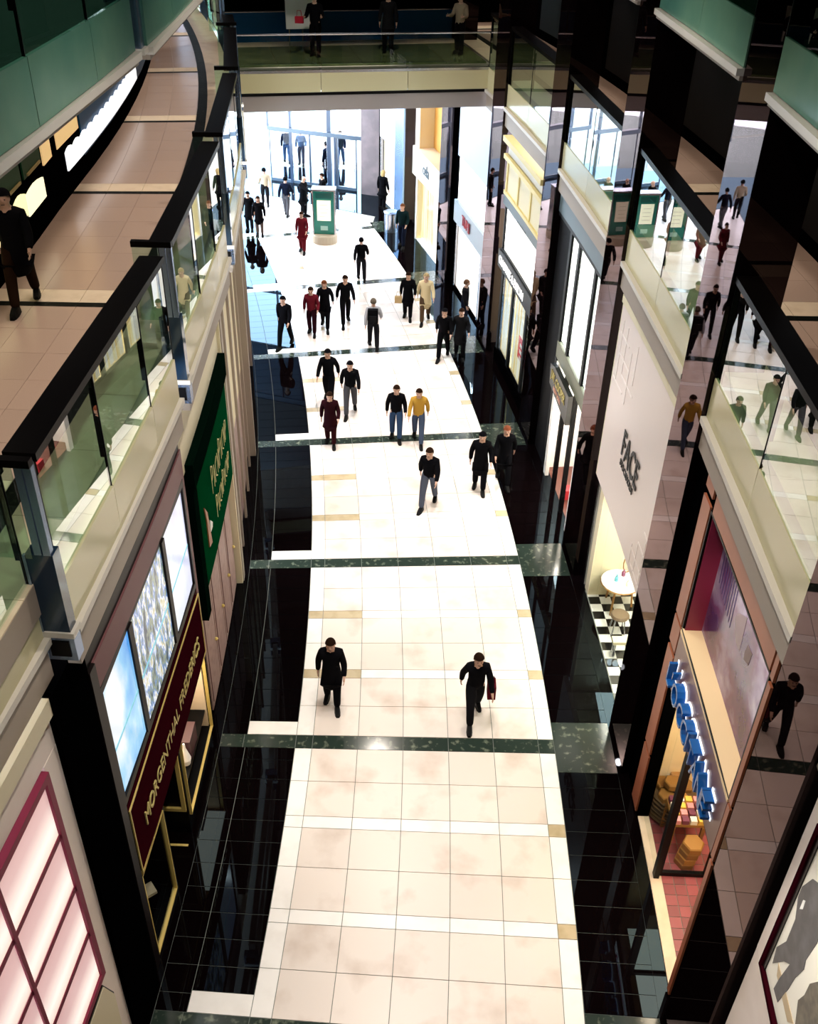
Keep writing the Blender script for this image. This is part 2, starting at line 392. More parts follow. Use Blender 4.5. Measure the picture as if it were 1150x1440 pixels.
# columns
for k in range(-2, 6):
    struct(MB().pbox(96.2, 96.95, k-.105, k+.108, 0, 17.4).build('column', M_COLUMN), 'polished black granite column on the right side')
    struct(MB().pbox(87.5, 88.43 if k < 0 else 88.22, k-.07 if k < 0 else k+.055, k+.1, 0, 7.3).build('column', M_PIER), 'dark pier between shops on the left side')
struct(MB().pbox(96.9, 96.98, -2, -1, 0, 7.4, 3).build('wall_right', M_PIER))
struct(MB().pbox(84.6, 88.4, 6.2, 6.26, 8.6, 12.5, 2).build('glare_stop_left', M_PIER)); struct(MB().pbox(96.6, 99.3, 4.42, 4.48, 8.6, 12.4, 2).build('glare_stop_right', M_PIER))  # end walls added across both galleries to block daylight glare
# steel corner pieces of the left galleries, one at each pier
def corner(k, z0, label, group, box=True):
    t = thing('steel_corner_casing', label, 'casing', W(88.3, k-.05, z0), group)
    r0, r1, u0, u1 = 88.36, 88.68, k-.014, k+.016
    if not box: r0, r1 = 88.2, 88.6
    if box:
        MB().pbox(r0, r1, u0, u1, z0, z0+.33).build('end_box', M_BLUESTEEL, t)
        MB().pbox(r0+.05, r1-.06, u0-.002, u0, z0+.06, z0+.27).build('grille', M_BLACKMETAL, t)
    MB().pbox(r0-.02, r1+.02, u0-.004, u1+.004, z0+.33, z0+.40).build('cap', M_TRIM, t)
    MB().pbox(r0+.02, r1-.02, u0, u1, z0+.40, z0+(1.40 if box else 2.4)).build('dark_panel' if box else 'steel_panel', M_BLUEGL if box else M_BLUESTEEL, t)
    MB().pbox(r0, r0+.03, u0-.003, u0+.004, z0+.40, z0+1.40).build('edge_strip', M_BLUESTEEL, t)
    for rr in ((r1-.11, r1-.20) if box else ()): MB().pbox(rr, rr+.075, u0, u0+.014, z0+1.40, z0+2.46).build('post', M_BLUESTEEL, t)
    MB().pbox(r0-.25, r1-.02, u0-.008, u0+.008, z0+2.44, z0+2.52).build('cross_rail', M_WOOD, t)
    MB().pbox(r0-.25, r1-.22, u0-.002, u0+.002, z0+1.36, z0+2.46).build('return_pane', M_GLASS, t)
M_BLUEGL = mat('dark_blue_glass', (.01, .025, .05), .06, ior=1.6, tint=(.7, .85, 1))
wc = {-2: 'nearest the viewer', -1: 'left of the spectacles shop', 0: 'between spectacles shop and green sign', 1: 'past the green sign', 2: 'second past the green sign', 3: 'at the footbridge', 4: 'past the footbridge', 5: 'by the entrance'}
for k in range(-1, 6): corner(k, 7.57, 'blue-grey steel corner casing of the first gallery, '+wc[k], 'first gallery corner casings')
for k in range(-1, 4): corner(k, 12.10, 'blue-grey steel corner casing of the second gallery, '+wc[k], 'second gallery corner casings', False)
# ------------------------------------------------------------------ shopfront helpers
def frame(t, name, m, r0, r1, u0, u1, z0, z1, wz, wu=None):
    """four bars round an opening in facade coordinates, each a mesh of its own"""
    wu = wu or wz/5.95
    for a, b, c, d in ((u0, u1, z1-wz, z1), (u0, u1, z0, z0+wz), (u0, u0+wu, z0+wz, z1-wz), (u1-wu, u1, z0+wz, z1-wz)):
        MB().pbox(r0, r1, a, b, c, d).build(name, m, t)
def room(t, u0, u1, r0, r1, z0, z1, mw, mf, power=0, col=(1, .95, .85)):
    """open-fronted shop interior; r0 is the front"""
    e = .02 if r1 > r0 else -.02
    MB().pbox(r1, r1+e*3, u0, u1, z0, z1).build('back_wall', mw, t)
    for a in (u0, u1): MB().pbox(r0, r1, a-.004, a+.004, z0, z1).build('side_wall', mw, t)
    MB().pbox(r0, r1, u0, u1, z1, z1+.05).build('shop_ceiling', mw, t)
    if mf: MB().pbox(r0, r1, u0, u1, -.01, z0+.012).build('shop_floor', mf, t)
    if power:
        c = W((r0*.6+r1*.4), (u0+u1)/2, z1-.05)
        area(c, c-Z, power, .8, (u1-u0)*5, col, 'shop_lamp')
def panel(t, name, m, r0, r1, u0, u1, z0, z1, n=1):
    n = max(n, int(abs(u1-u0)/.11)+1); return MB().pbox(r0, r1, u0, u1, z0, z1, n).build(name, m, t)
def front(name, label, side, uc): return thing(name, label, 'shopfront', W(96.4 if side == 'R' else 88.2, uc, 0))

M_BURG = mat('burgundy_metal', (.026, .002, .005), .5, spec=0)
M_PINKFR = mat('dark_red_frame', (.24, .03, .065), .45, spec=.1)
M_GOLD = mat('gold_trim', (.72, .54, .16), .4, metal=.1)
M_GOLDT = mat('gold_lettering', (.62, .52, .18), .4, metal=.1)
M_MAUVE = mat('mauve_panel', (.17, .075, .08), .4, spec=.1)
M_BROWNFR = mat('dark_brown_frame', (.008, .005, .005), .4, spec=.15)
M_GREENSIGN = mat('green_sign_paint', (.001, .042, .013), .5, spec=0)
M_DKGREEN = mat('dark_green_box', (.001, .005, .003), .45, spec=0)
M_PINKWOOD = mat('pale_pink_wood', (.40, .27, .24), .45, noise=(6, (.28, .17, .15), .45, .75))
M_TERRA = mat('terracotta_panel', (.42, .13, .06), .4, noise=(2, (.36, .11, .05), .4, .7))
M_TERRAB = mat('brown_sign_board', (.24, .11, .085), .3)
M_MAGENTA = mat('magenta_wall', (.25, .012, .05), .4)
M_YCREAM = mat('lit_cream_board', (.95, .72, .42), .5)
M_BLUE = mat('blue_enamel', (.012, .12, .42), .2)
M_DBLUE = mat('blue_letter_side', (.012, .05, .30), .2)
M_REDTILE = mat('terracotta_floor_tile', (.26, .055, .065), .45, vary=.25)
M_HEX = mat('honey_soap', (.30, .14, .03), .55, vary=.3)
M_BASK = mat('dark_wicker', (.05, .03, .015), .7)
M_PWHITE = mat('white_print', (.95, .95, .92), .4)
M_PALEROSE = mat('pale_rose_panel', (.80, .69, .64), .3)
M_SLOT = mat('embossed_line', (.92, .84, .80), .3)
M_BLACKINK = mat('black_ink', (.004, .004, .004), .5)
M_WTILE = mat('white_checker', (.85, .84, .80), .2)
M_KTILE = mat('black_checker', (.006, .006, .006), .2)
def lit(name, c, s): return mat(name, c, .5, emit=s)
M_LITWHITE = lit('backlit_white', (1, .97, .93), 1.9)
M_LITCOOL = lit('backlit_cool_white', (.80, .88, 1), 1.15)

# ================= left, nearest: limestone front with a pink-lit lattice window
t = front('limestone_shopfront', 'pale limestone shopfront with a pink-lit lattice window, lower left', 'L', -1.5)
rl0, rl1 = 88.0, 88.36
w0, w1, z0, z1 = -1.61, -1.131, 2.60, 6.54
for a, b in ((-2.0, w0), (w1, -1.055)):
    for c, d in ((0, 2.62), (2.62, 4.62), (4.62, 6.6)): MB().pbox(rl0, rl1, a+.0008, b-.0008, c+.004, d-.004).build('stone_panel', M_LIME, t)
MB().pbox(rl0, rl1, w0, w1, 0, z0).build('stone_panel', M_LIME, t)
MB().pbox(rl0, rl1, -2.0, -1.055, 6.6, 7.05).build('stone_panel', M_LIME, t)
MB().pbox(rl0, rl1+.06, -2.0, -1.055, 7.05, 7.3).build('ledge', M_CREAM, t)
frame(t, 'window_frame', M_PINKFR, 88.1, 88.40, w0, w1, z0, z1, .10)
mw = 88.39
MB().pbox(88.36, mw, -1.377, -1.366, z0+.1, z1-.1).build('mullion', M_PINKFR, t)
for zz in (3.62, 4.57, 5.55):
    MB().pbox(88.36, mw-.01, w0+.015, w1-.015, zz-.04, zz+.04).build('glazing_bar', M_PINKFR, t)
M_PINKLIT = bpy.data.materials.new('pink_lit_panel'); M_PINKLIT.use_nodes = True
def _pink():
    N, L = M_PINKLIT.node_tree.nodes, M_PINKLIT.node_tree.links; b = N['Principled BSDF']
    # frosted lit panes: each row's uneven glow is painted into the emission colour
    g = N.new('ShaderNodeNewGeometry'); sp = N.new('ShaderNodeSeparateXYZ'); L.new(g.outputs['Position'], sp.inputs['Vector'])
    a = N.new('ShaderNodeMath'); a.operation = 'SUBTRACT'; a.inputs[1].default_value = 2.71; L.new(sp.outputs['Z'], a.inputs[0])
    d = N.new('ShaderNodeMath'); d.operation = 'DIVIDE'; d.inputs[1].default_value = .96; L.new(a.outputs[0], d.inputs[0])
    fr = N.new('ShaderNodeMath'); fr.operation = 'FRACT'; L.new(d.outputs[0], fr.inputs[0])
    r = N.new('ShaderNodeValToRGB'); e = r.color_ramp.elements; e[0].position = .0; e[0].color = (.98, .78, .66, 1); e[1].position = 1; e[1].color = (.62, .33, .33, 1)
    x = e.new(.22); x.color = (1.3, 1.1, .98, 1); y = e.new(.6); y.color = (.74, .48, .46, 1)
    L.new(fr.outputs[0], r.inputs['Fac']); L.new(r.outputs['Color'], b.inputs['Emission Color']); b.inputs['Emission Strength'].default_value = .85
    b.inputs['Base Color'].default_value = (.3, .2, .2, 1); b.inputs['Roughness'].default_value = .3
_pink()
for a, b_ in ((w0+.018, -1.378), (-1.366, w1-.018)):
    for c, d in ((2.70, 3.58), (3.66, 4.53), (4.61, 5.51), (5.59, 6.44)): MB().pbox(88.33, 88.365, a, b_, c, d).build('lit_pane', M_PINKLIT, t)
MB().prism([(-1.30, 1.0), (-1.15, .7), (-1.122, 1.17), (-1.117, 1.93), (-1.152, 2.45), (-1.30, 2.45)], 88.36, 88.39).build('plaque', M_CREAM, t)
MB().prism([(-1.303, .95), (-1.15, .66), (-1.119, 1.15), (-1.114, 1.95), (-1.151, 2.49), (-1.303, 2.49)], 88.35, 88.375).build('plaque_edge', M_BROWNFR, t)

# ================= left: spectacles shop
t = front('spectacles_shopfront', 'dark spectacles shopfront with burgundy gold-lettered sign and three sky-lit windows', 'L', -.4)
F0, F1 = 88.05, 88.32
panel(t, 'wall_panel', M_PIER, 87.4, 87.5, -.93, .07, 0, 7.0, 3)
panel(t, 'mauve_band', M_MAUVE, F0, F1, -.825, .035, 6.04, 6.50)
panel(t, 'jamb', M_MAUVE, F0, F1-.01, .035, .06, 2.2, 6.5)
panel(t, 'jamb', M_BROWNFR, F0, F1+.02, -.86, -.826, 0, 6.5)
panel(t, 'header', M_BLACKMETAL, F0-.3, F1-.03, -.86, .05, 6.5, 7.34)
frame(t, 'window_frame', M_BROWNFR, F0, F1, -.825, .035, 3.76, 6.02, .12, .014)
def picture(name, stops, scale, stretch):
    m = bpy.data.materials.new(name); m.use_nodes = True; N, L = m.node_tree.nodes, m.node_tree.links; b = N['Principled BSDF']
    g = N.new('ShaderNodeNewGeometry'); mp = N.new('ShaderNodeMapping'); mp.inputs['Scale'].default_value = stretch; L.new(g.outputs['Position'], mp.inputs['Vector'])
    n = N.new('ShaderNodeTexNoise'); n.inputs['Scale'].default_value = scale; n.inputs['Detail'].default_value = 5; L.new(mp.outputs[0], n.inputs['Vector'])
    r = N.new('ShaderNodeValToRGB'); e = r.color_ramp.elements; e[0].position, e[0].color = stops[0][0], (*stops[0][1], 1); e[1].position, e[1].color = stops[-1][0], (*stops[-1][1], 1)
    for p, c in stops[1:-1]: x = e.new(p); x.color = (*c, 1)
    L.new(n.outputs['Fac'], r.inputs['Fac']); L.new(r.outputs['Color'], b.inputs['Emission Color']); b.inputs['Emission Strength'].default_value = .95
    b.inputs['Base Color'].default_value = (.02, .02, .02, 1); b.inputs['Roughness'].default_value = .15; return m
M_SKY1 = picture('backlit_sky_print', [(.36, (.04, .30, .85)), (.50, (.36, .70, .98)), (.60, (.92, .97, 1))], .8, (1, 1, .6))
M_SKY3 = picture('backlit_haze_print', [(.3, (.55, .55, .85)), (.55, (.85, .90, 1)), (.7, (.95, .97, 1))], .8, (1, 1, .5))
M_GLINT = picture('backlit_glint_print', [(.34, (.015, .05, .10)), (.44, (.30, .36, .25)), (.50, (.08, .22, .55)), (.56, (.9, .93, .98)), (.64, (.55, .50, .25)), (.72, (.06, .35, .75))], 5.5, (1, 1.4, .55))
for (a, b_), m in zip(((-.803, -.597), (-.575, -.262), (-.225, .012)), (M_SKY1, M_GLINT, M_SKY3)):
    panel(t, 'lit_print', m, F1-.06, F1-.03, a, b_, 3.92, 5.90)
    panel(t, 'print_strip', lit('lit_teal_strip', (.25, .62, .78), .6), F1-.03, F1-.027, a, b_, 4.74, 4.79)
for a in (-.586, -.243): panel(t, 'mullion', M_BROWNFR, F0, F1, a-.014, a+.014, 3.9, 5.92)
sg = panel(t, 'sign_board', M_BURG, F0, F1+.03, -.818, .018, 2.28, 3.64)
frame(t, 'sign_edging', M_GOLD, F1+.02, F1+.04, -.822, .022, 2.26, 3.66, .026)
s = MB(); text_mesh(s, 'MORGENTHAL FREDERICS', .40, W(F1+.035, -.745, 2.78), tang(-.4), Z, .02, .80)
s.build('sign_lettering', M_GOLDT, t)
panel(t, 'plinth', M_BLACKMETAL, F0, F1, -.826, -.59, 0, .06)
frame(t, 'gold_frame', M_GOLD, F1-.06, F1, -.818, -.60, .06, 2.12, .026)
panel(t, 'display_back', M_DARK, 87.7, 87.72, -.82, -.60, 0, 2.1)
panel(t, 'display_glass', M_SHOPGLASS, F1-.05, F1-.04, -.81, -.605, .1, 2.08)
panel(t, 'recess_wall', M_BLACKMETAL, 87.45, F1-.02, -.598, -.585, 0, 2.25); panel(t, 'recess_wall', M_BLACKMETAL, 87.45, F1-.02, -.39, -.38, 0, 2.25)
c = MB()
for a, b_, q, d in ((87.75, 88.28, .62, .70), (87.75, 88.28, 2.2, 2.28), (87.75, 87.82, .7, 2.2), (88.21, 88.28, .7, 2.2)): MB().pbox(a, b_, -.398, -.39, q, d).build('gold_frame', M_GOLD, t)
frame(t, 'gold_frame', M_GOLD, F1-.06, F1, -.365, .015, .32, 2.24, .03)
M_DISPLAY = mat('display_cream', (.85, .68, .48), .5)
room(t, -.36, .01, F1-.08, 87.55, .36, 2.2, M_DISPLAY, None, 26, (1, .86, .66))
panel(t, 'display_base', M_BLACKMETAL, 87.55, F1-.05, -.365, .015, 0, .36)
panel(t, 'shelf', M_BLACKMETAL, 87.7, F1-.1, -.35, 0, .80, .84)
panel(t, 'door', M_BLACKMETAL, 87.5, 87.56, -.58, -.40, 0, 2.2)
panel(t, 'brass_reflection_strip', M_GOLD, 87.9, 88.3, -.445, -.437, 0, .012)  # brass strip put in for a small orange reflection on the floor
def smallbox(name, label, cat, r, u, z, sz, m, rot=0):
    b = MB(); a = radv(u); d = tang(u); x = a*cos(rot)+d*sin(rot); y = -a*sin(rot)+d*cos(rot)
    b.box(W(r, u, z+sz[2]/2), x, y, sz); o = b.build(name, m); return tag(o, label, cat)
smallbox('display_case', 'dark display box on a shelf in the lit spectacles window', 'box', 87.95, -.17, .84, (.5, .5, .42), mat('dark_plum_box', (.06, .015, .02), .4))
smallbox('print_card', 'white card with red print in the spectacles window', 'card', 87.75, -.03, 1.3, (.04, .7, .6), M_PWHITE)
tag(MB().lathe(W(88.12, -.235, .84), [(.08, 0), (.10, .12), (.03, .38), (.02, .5)], 12).build('white_vase', M_PWHITE), 'slim white vase on the shelf of the spectacles window', 'vase')
smallbox('leaning_card', 'tall white card standing in the near dark spectacles window', 'card', 88.0, -.745, .6, (.03, .22, .7), M_PWHITE, .6)
smallbox('wooden_block', 'small tan block in the near dark spectacles window', 'block', 88.05, -.70, .75, (.22, .22, .06), M_CREAMST, .7)

# ================= left: green sign shop
t = front('green_sign_shopfront', 'cream shopfront with a big green sign and gold lettering', 'L', .5)
panel(t, 'upper_wall', M_CREAM, 87.6, 88.28, .062, .93, 5.9, 7.34, 3)
panel(t, 'sign_board', M_GREENSIGN, 88.0, 88.36, .16, .855, 3.15, 5.95)
panel(t, 'sign_canopy', M_DKGREEN, 88.0, 88.42, .105, .855, 5.55, 6.03)
panel(t, 'sign_side', M_DKGREEN, 87.9, 88.37, .105, .16, 2.6, 5.6)
def stroke(b, pts, wd, r=88.366):
    for p, q in zip(pts[:-1], pts[1:]):
        du, dz = (q[0]-p[0])*5.95, q[1]-p[1]; L = math.hypot(du, dz) or 1; nu, nz = -dz/L*wd/2/5.95, du/L*wd/2
        b.prism([(p[0]+nu, p[1]+nz), (q[0]+nu, q[1]+nz), (q[0]-nu, q[1]-nz), (p[0]-nu, p[1]-nz)], 88.36, r)
b = MB(); rnd = random.Random(3)     # two rows of slender gilt characters, too foreshortened in the photograph to read
for row, za, zb, ua, ub in ((0, 4.35, 4.95, .40, .80), (1, 3.65, 4.15, .44, .80)):
    n = 9
    for i in range(n):
        uu = ua+(ub-ua)*i/n; h = (zb-za)*(1 if i in (0, 4) else .72); wv = (ub-ua)/n*.6
        sh = i % 4
        if sh == 0: stroke(b, [(uu, za), (uu, za+h), (uu+wv, za+h*.85), (uu+wv, za+h*.55), (uu, za+h*.45)], .028)
        elif sh == 1: stroke(b, [(uu, za), (uu+wv/2, za+h), (uu+wv, za)], .028)
        elif sh == 2: stroke(b, [(uu+wv, za+h), (uu, za+h*.8), (uu, za+h*.2), (uu+wv, za)], .028)
        else: stroke(b, [(uu, za), (uu, za+h), (uu+wv, za), (uu+wv, za+h)], .026)
b.build('sign_lettering', M_GOLDT, t)
MB().prism([(.224, 4.7), (.24, 4.37), (.24, 3.75), (.288, 3.67), (.277, 3.95), (.263, 4.45)], 88.36, 88.38).build('emblem', mat('copper_paint', (.35, .12, .03), .4), t)
MB().prism([(.294, 4.15), (.325, 3.99), (.316, 3.91), (.283, 3.93)], 88.36, 88.38).build('emblem_tip', M_PWHITE, t)
panel(t, 'wall_panel', M_PIER, 87.4, 87.5, .07, .93, 0, 7.0, 3)
for i in range(4):
    a = .13+.185*i
    d = panel(t, 'door_leaf', M_PINKWOOD, 87.95, 88.2, a+.003, a+.18, .05, 3.1)
    panel(t, 'door_moulding', mat('pink_wood_dark', (.22, .12, .11), .5), 88.2, 88.215, a+.02, a+.025, .2, 2.9)
    MB().lathe(W(88.22, a+.165, 1.15), [(.03, 0), (.04, .03), (.02, .06)], 8).build('door_knob', M_GOLD, t)
panel(t, 'corner_strip', M_CREAM, 87.9, 88.34, .872, .888, .0, 7.0)
panel(t, 'side_pier', M_TAUPE, 87.8, 88.36, .888, .93, .0, 7.0)

# ================= left: plain cream fronts farther on
for k, lb in ((1, 'cream panelled shopfront just past the green sign'), (2, 'cream panelled shopfront second past the green sign'), (3, 'cream panelled shopfront third past the green sign'), (4, 'cream panelled shopfront nearest the entrance on the left')):
    t = front('cream_shopfront', lb, 'L', k+.5)
    panel(t, 'wall_panel', M_CREAM, 87.5, 88.2, k+.1, k+.93, 3.0, 7.0, 3)
    panel(t, 'lower_panel', M_PINKWOOD, 87.5, 88.15, k+.1, k+.93, 0, 3.0, 3)
    for i in range(4): panel(t, 'batten', M_TAUPE, 88.2, 88.26, k+.13+.22*i, k+.15+.22*i, 0, 7.0)
    panel(t, 'side_pier', M_TAUPE, 87.8, 88.40, k+.89, k+.93, 0, 7.0)

# ================= right, nearest: limestone front with a framed poster
t = front('poster_shopfront', 'pale limestone front with a burgundy-framed fashion poster, lower right', 'R', -1.5)
R0, R1 = 96.32, 96.7
pu0, pu1, pz0, pz1 = -1.92, -1.165, 4.40, 6.92
for c, d in ((0, 2.2), (2.2, 4.40)):
    for a, b_ in ((-2, -1.55), (-1.55, -1.13)): MB().pbox(R0, R1, a+.0006, b_-.0006, c+.003, d-.003).build('stone_panel', M_LIME, t)
MB().pbox(R0, R1, pu1, -1.13, pz0, pz1).build('stone_panel', M_LIME, t); MB().pbox(R0, R1, -2, -1.13, pz1, 7.32).build('stone_panel', M_LIME, t)
MB().pbox(R0, R1, -2, pu0, pz0, pz1).build('stone_panel', M_LIME, t)
frame(t, 'poster_frame', M_BURG, 96.29, 96.36, pu0, pu1, pz0, pz1, .07)
panel(t, 'frame_lip', M_BROWNFR, 96.31, 96.36, pu1-.022, pu1-.012, pz0+.08, pz1-.08)
ps = panel(t, 'poster', mat('poster_paper', (.93, .90, .80), .35), 96.325, 96.36, pu0+.015, pu1-.015, pz0+.09, pz1-.09)
PA = [(-1.209, 6.39), (-1.19, 6.09), (-1.191, 5.92), (-1.21, 5.7), (-1.212, 5.31), (-1.192, 5.0), (-1.2, 4.76), (-1.229, 5.1), (-1.249, 5.25), (-1.238, 4.86), (-1.235, 4.62), (-1.262, 4.64), (-1.274, 5.03), (-1.278, 5.29), (-1.29, 5.58), (-1.284, 5.69), (-1.292, 6.07), (-1.281, 6.33), (-1.232, 6.51)]
MB().prism(PA, 96.318, 96.325).build('printed_jacket', mat('dark_grey_print', (.05, .05, .055), .4, noise=(5, (.10, .10, .11), .4, .7)), t)
MB().prism([(-1.312, 5.24), (-1.333, 5.01), (-1.36, 5.17), (-1.386, 5.64), (-1.34, 5.9), (-1.321, 5.65), (-1.321, 5.44)], 96.318, 96.325).build('printed_trousers', mat('brown_grey_print', (.07, .06, .045), .4, noise=(9, (.16, .14, .10), .4, .7)), t)
MB().prism([(-1.211, 5.89), (-1.219, 5.96), (-1.216, 6.08), (-1.21, 6.04)], 96.312, 96.318).build('printed_pocket', M_PWHITE, t)
MB().prism([(-1.216, 4.93), (-1.328, 4.96), (-1.311, 4.80), (-1.227, 4.80)], 96.32, 96.325).build('printed_post', mat('tan_print', (.55, .42, .25), .4), t)
c_ = W(94.6, -1.5, 7.6); spot(W(94.9, -1.45, 8.2), W(96.4, -1.45, 5.6), 420, 75, .5, (1, .93, .82), .05, 'poster_lamp')

# ================= right: terracotta shopfront
t = front('terracotta_shopfront', 'terracotta-framed shopfront with blue raised letters and a lavender picture window', 'R', -.5)
A0, A1 = 96.32, 96.36
panel(t, 'backing', M_PIER, 96.355, 96.55, -.272, -.106, 0, 7.32); panel(t, 'backing', M_PIER, 96.355, 96.55, -.892, -.812, 0, 7.32)
panel(t, 'backing', M_PIER, 96.355, 96.9, -.812, -.265, 6.88, 7.38)
for c, d in ((7.04, 7.28), (4.62, 6.90), (4.02, 4.56), (1.60, 3.92), (.06, 1.52)): panel(t, 'terracotta_panel', M_TERRA, A0, A1, -.258, -.194, c, d)
panel(t, 'terracotta_panel', M_TERRA, A0, A1, -.806, -.282, 6.90, 7.24, 2)
for c, d in ((6.86, 7.24), (4.62, 6.78), (3.46, 4.56), (.06, 3.38)): panel(t, 'terracotta_panel', M_TERRA, A0, A1, -.834, -.815, c, d)
frame(t, 'black_frame', M_BLACKMETAL, A0+.01, A1, -.812, -.262, 4.58, 6.88, .04)
panel(t, 'side_wall', M_MAGENTA, 96.36, 96.66, -.276, -.268, 4.6, 6.88); panel(t, 'side_wall', M_MAGENTA, 96.36, 96.66, -.815, -.808, 4.6, 6.88)
panel(t, 'sill', M_YCREAM, 96.33, 96.62, -.808, -.262, 4.58, 4.63)
M_LAV = picture('lavender_print', [(.36, (.05, .025, .12)), (.49, (.17, .06, .17)), (.58, (.38, .30, .47)), (.70, (.80, .76, .86))], .8, (1, 1, 1.1))
_n = M_LAV.node_tree; _b = _n.nodes['Principled BSDF']; _b.inputs['Emission Strength'].default_value = 0
_n.links.new([q for q in _n.nodes if q.type == 'VALTORGB'][0].outputs['Color'], _b.inputs['Base Color'])
pic = panel(t, 'picture', M_LAV, 96.62, 96.65, -.808, -.262, 4.63, 6.84)
b = MB()
for i in range(9):   # crop rows of the printed field
    a = -.282-.0165*i; b.prism([(a, 6.80), (a-.007, 6.80), (a-.026, 5.75-.02*i), (a-.022, 5.75-.02*i)], 96.615, 96.62)
b.build('printed_rows', mat('violet_print', (.06, .03, .16), .4), t)
MB().prism([(-.454, 5.88), (-.466, 6.01), (-.519, 6.2), (-.529, 5.65), (-.491, 5.64)], 96.615, 96.62).build('printed_roof', mat('pale_rose_print', (.34, .25, .27), .4), t)
MB().prism([(-.558, 5.81), (-.564, 5.96), (-.598, 5.98), (-.595, 5.76), (-.562, 5.69)], 96.615, 96.62).build('printed_barn', mat('brown_rose_print', (.14, .08, .08), .4), t)
b = MB(); rnd = random.Random(5)
for i in range(4):
    for j in range(3): b.prism([(-.775+.014*j, 4.78+.13*i), (-.769+.014*j, 4.78+.13*i), (-.767+.014*j, 4.87+.13*i), (-.773+.014*j, 4.87+.13*i)], 96.615, 96.62)
b.build('printed_caption', M_PWHITE, t)
spot(W(96.42, -.5, 6.8), W(96.6, -.52, 4.7), 32, 150, .6, (1, .92, .85), .05, 'window_lamp')
spot(W(96.42, -.70, 6.8), W(96.6, -.70, 4.7), 28, 150, .6, (1, .88, .75), .05, 'window_lamp')
panel(t, 'sign_board', M_TERRAB, A0+.01, A1, -.808, -.262, 3.44, 4.52)
panel(t, 'sign_edge', M_YCREAM, A0, A1, -.808, -.262, 4.52, 4.575)
body = "L'OCCITANE"; uu = -.300; wdt = {'L': .36, "'": .14, 'O': .58, 'C': .46, 'I': .2, 'T': .38, 'A': .42, 'N': .44, 'E': .38}
for ch in body:
    s = MB(); text_mesh(s, ch, .56, W(A0-.015, uu, 3.74), -tang(-.5), Z, .13, .86)
    lt = s.build('letter', M_BLUE, t)
    s = MB(); text_mesh(s, ch, .64, W(A0+.004, uu+.004, 3.72), -tang(-.5), Z, .012, .86); s.build('halo_light', lit('halo_white', (.85, .92, 1), 1.2), lt)
    uu -= (wdt[ch]*.65+.028)/5.95
GL = 96.46
panel(t, 'floor_edge', M_CREAMST, GL-.10, GL+.10, -.812, -.196, 0, .03)
k = 0
tb = panel(t, 'shop_floor', M_JOINT, GL+.1, 98.6, -.812, -.196, -.01, .02)
for i in range(10):
    for j in range(18):
        a = -.812+.616*j/18; tile(tb, 'floor_tile', M_REDTILE, GL+.1+.2*i, GL+.3+.2*i, a, a+.616/18, .02, .03, .006)
panel(t, 'shop_glass', M_SHOPGLASS, GL, GL+.012, -.475, -.255, .05, 3.42)
MB().pbox(GL-.04, GL+.05, -.488, -.468, .03, 3.44).build('door_post', M_BLACKMETAL, t)
panel(t, 'transom', M_BLACKMETAL, GL-.04, GL+.05, -.812, -.468, 3.16, 3.30); panel(t, 'head', M_BLACKMETAL, GL-.04, GL+.05, -.812, -.255, 3.40, 3.46)
d = MB().pbox(GL+.02, 97.36, -.479, -.468, .04, .13).build('open_door', M_BLACKMETAL, t)
for q in ((GL+.02, 97.36, 3.05, 3.14), (GL+.02, GL+.1, .1, 3.1), (97.28, 97.36, .1, 3.1)): MB().pbox(q[0], q[1], -.479, -.468, q[2], q[3]).build('door_stile', M_BLACKMETAL, d)
MB().pbox(GL+.1, 97.28, -.475, -.472, .13, 3.05).build('door_glass', M_SHOPGLASS, d)
panel(t, 'left_wall', M_YCREAM, GL+.05, 98.6, -.206, -.196, 0, 3.5); panel(t, 'right_wall', M_YCREAM, GL+.05, 98.6, -.815, -.807, 0, 3.5)
panel(t, 'back_wall', mat('ochre_wall', (.55, .36, .10), .6), 98.6, 98.66, -.82, -.19, 0, 3.5); panel(t, 'shop_ceiling', M_CREAM, GL+.05, 98.66, -.82, -.19, 3.5, 3.55)
area(W(97.3, -.5, 3.45), W(97.3, -.5, 0), 150, 1.2, 2.6, (1, .84, .62), 'shop_lamp')
def hexbox(r, u, z, R=.16, h=.14, label='', m=None):
    b = MB(); b.lathe(W(r, u, z), [(R, 0), (R, h*.85), (R*.88, h)], 6); return tag(b.build('honey_soap', m or M_HEX), label, 'soap', 'six-sided honey soaps in the terracotta shop')
pos = ['bottom', 'second', 'third', 'top']
for i in range(4): hexbox(97.02+.02*i, -.428, .012+.145*i, .19, .145, pos[i]+' six-sided honey soap in the stack on the red tiled floor')
tb = thing('basket_table', 'round dark wicker basket table heaped with honey soaps behind the glass', 'table', W(96.95, -.25, 0))
MB().lathe(W(96.95, -.25, 0), [(.36, .02), (.42, .3), (.40, .62)], 14).build('basket', M_BASK, tb)
for i in range(6): MB().lathe(W(96.95, -.25, .08+.1*i), [(.40+.02*math.sin(i), 0), (.43, .03), (.40, .06)], 14).build('wicker_hoop', mat('brown_wicker', (.10, .055, .02), .7), tb)
hp = ['farthest left', 'near left', 'front', 'far right', 'middle', 'topmost', 'rear']; n = 0
for dx, dy, dz in ((-.2, -.18, 0), (.05, -.24, 0), (.2, .05, 0), (-.22, .1, 0), (0, .02, .1), (-.1, -.05, .2), (.08, .22, .06)):
    c = W(96.95, -.25, .62+dz)+Vector((dx, dy, 0)); b = MB().lathe(c, [(.15, 0), (.15, .11), (.13, .13)], 6)
    tag(b.build('honey_soap', M_HEX), hp[n]+' six-sided honey soap of the heap on the wicker basket table', 'soap', 'honey soaps heaped on the basket table'); n += 1
tb = thing('display_table', 'wooden display table covered with small coloured packets in the terracotta shop', 'table', W(97.0, -.345, 0))
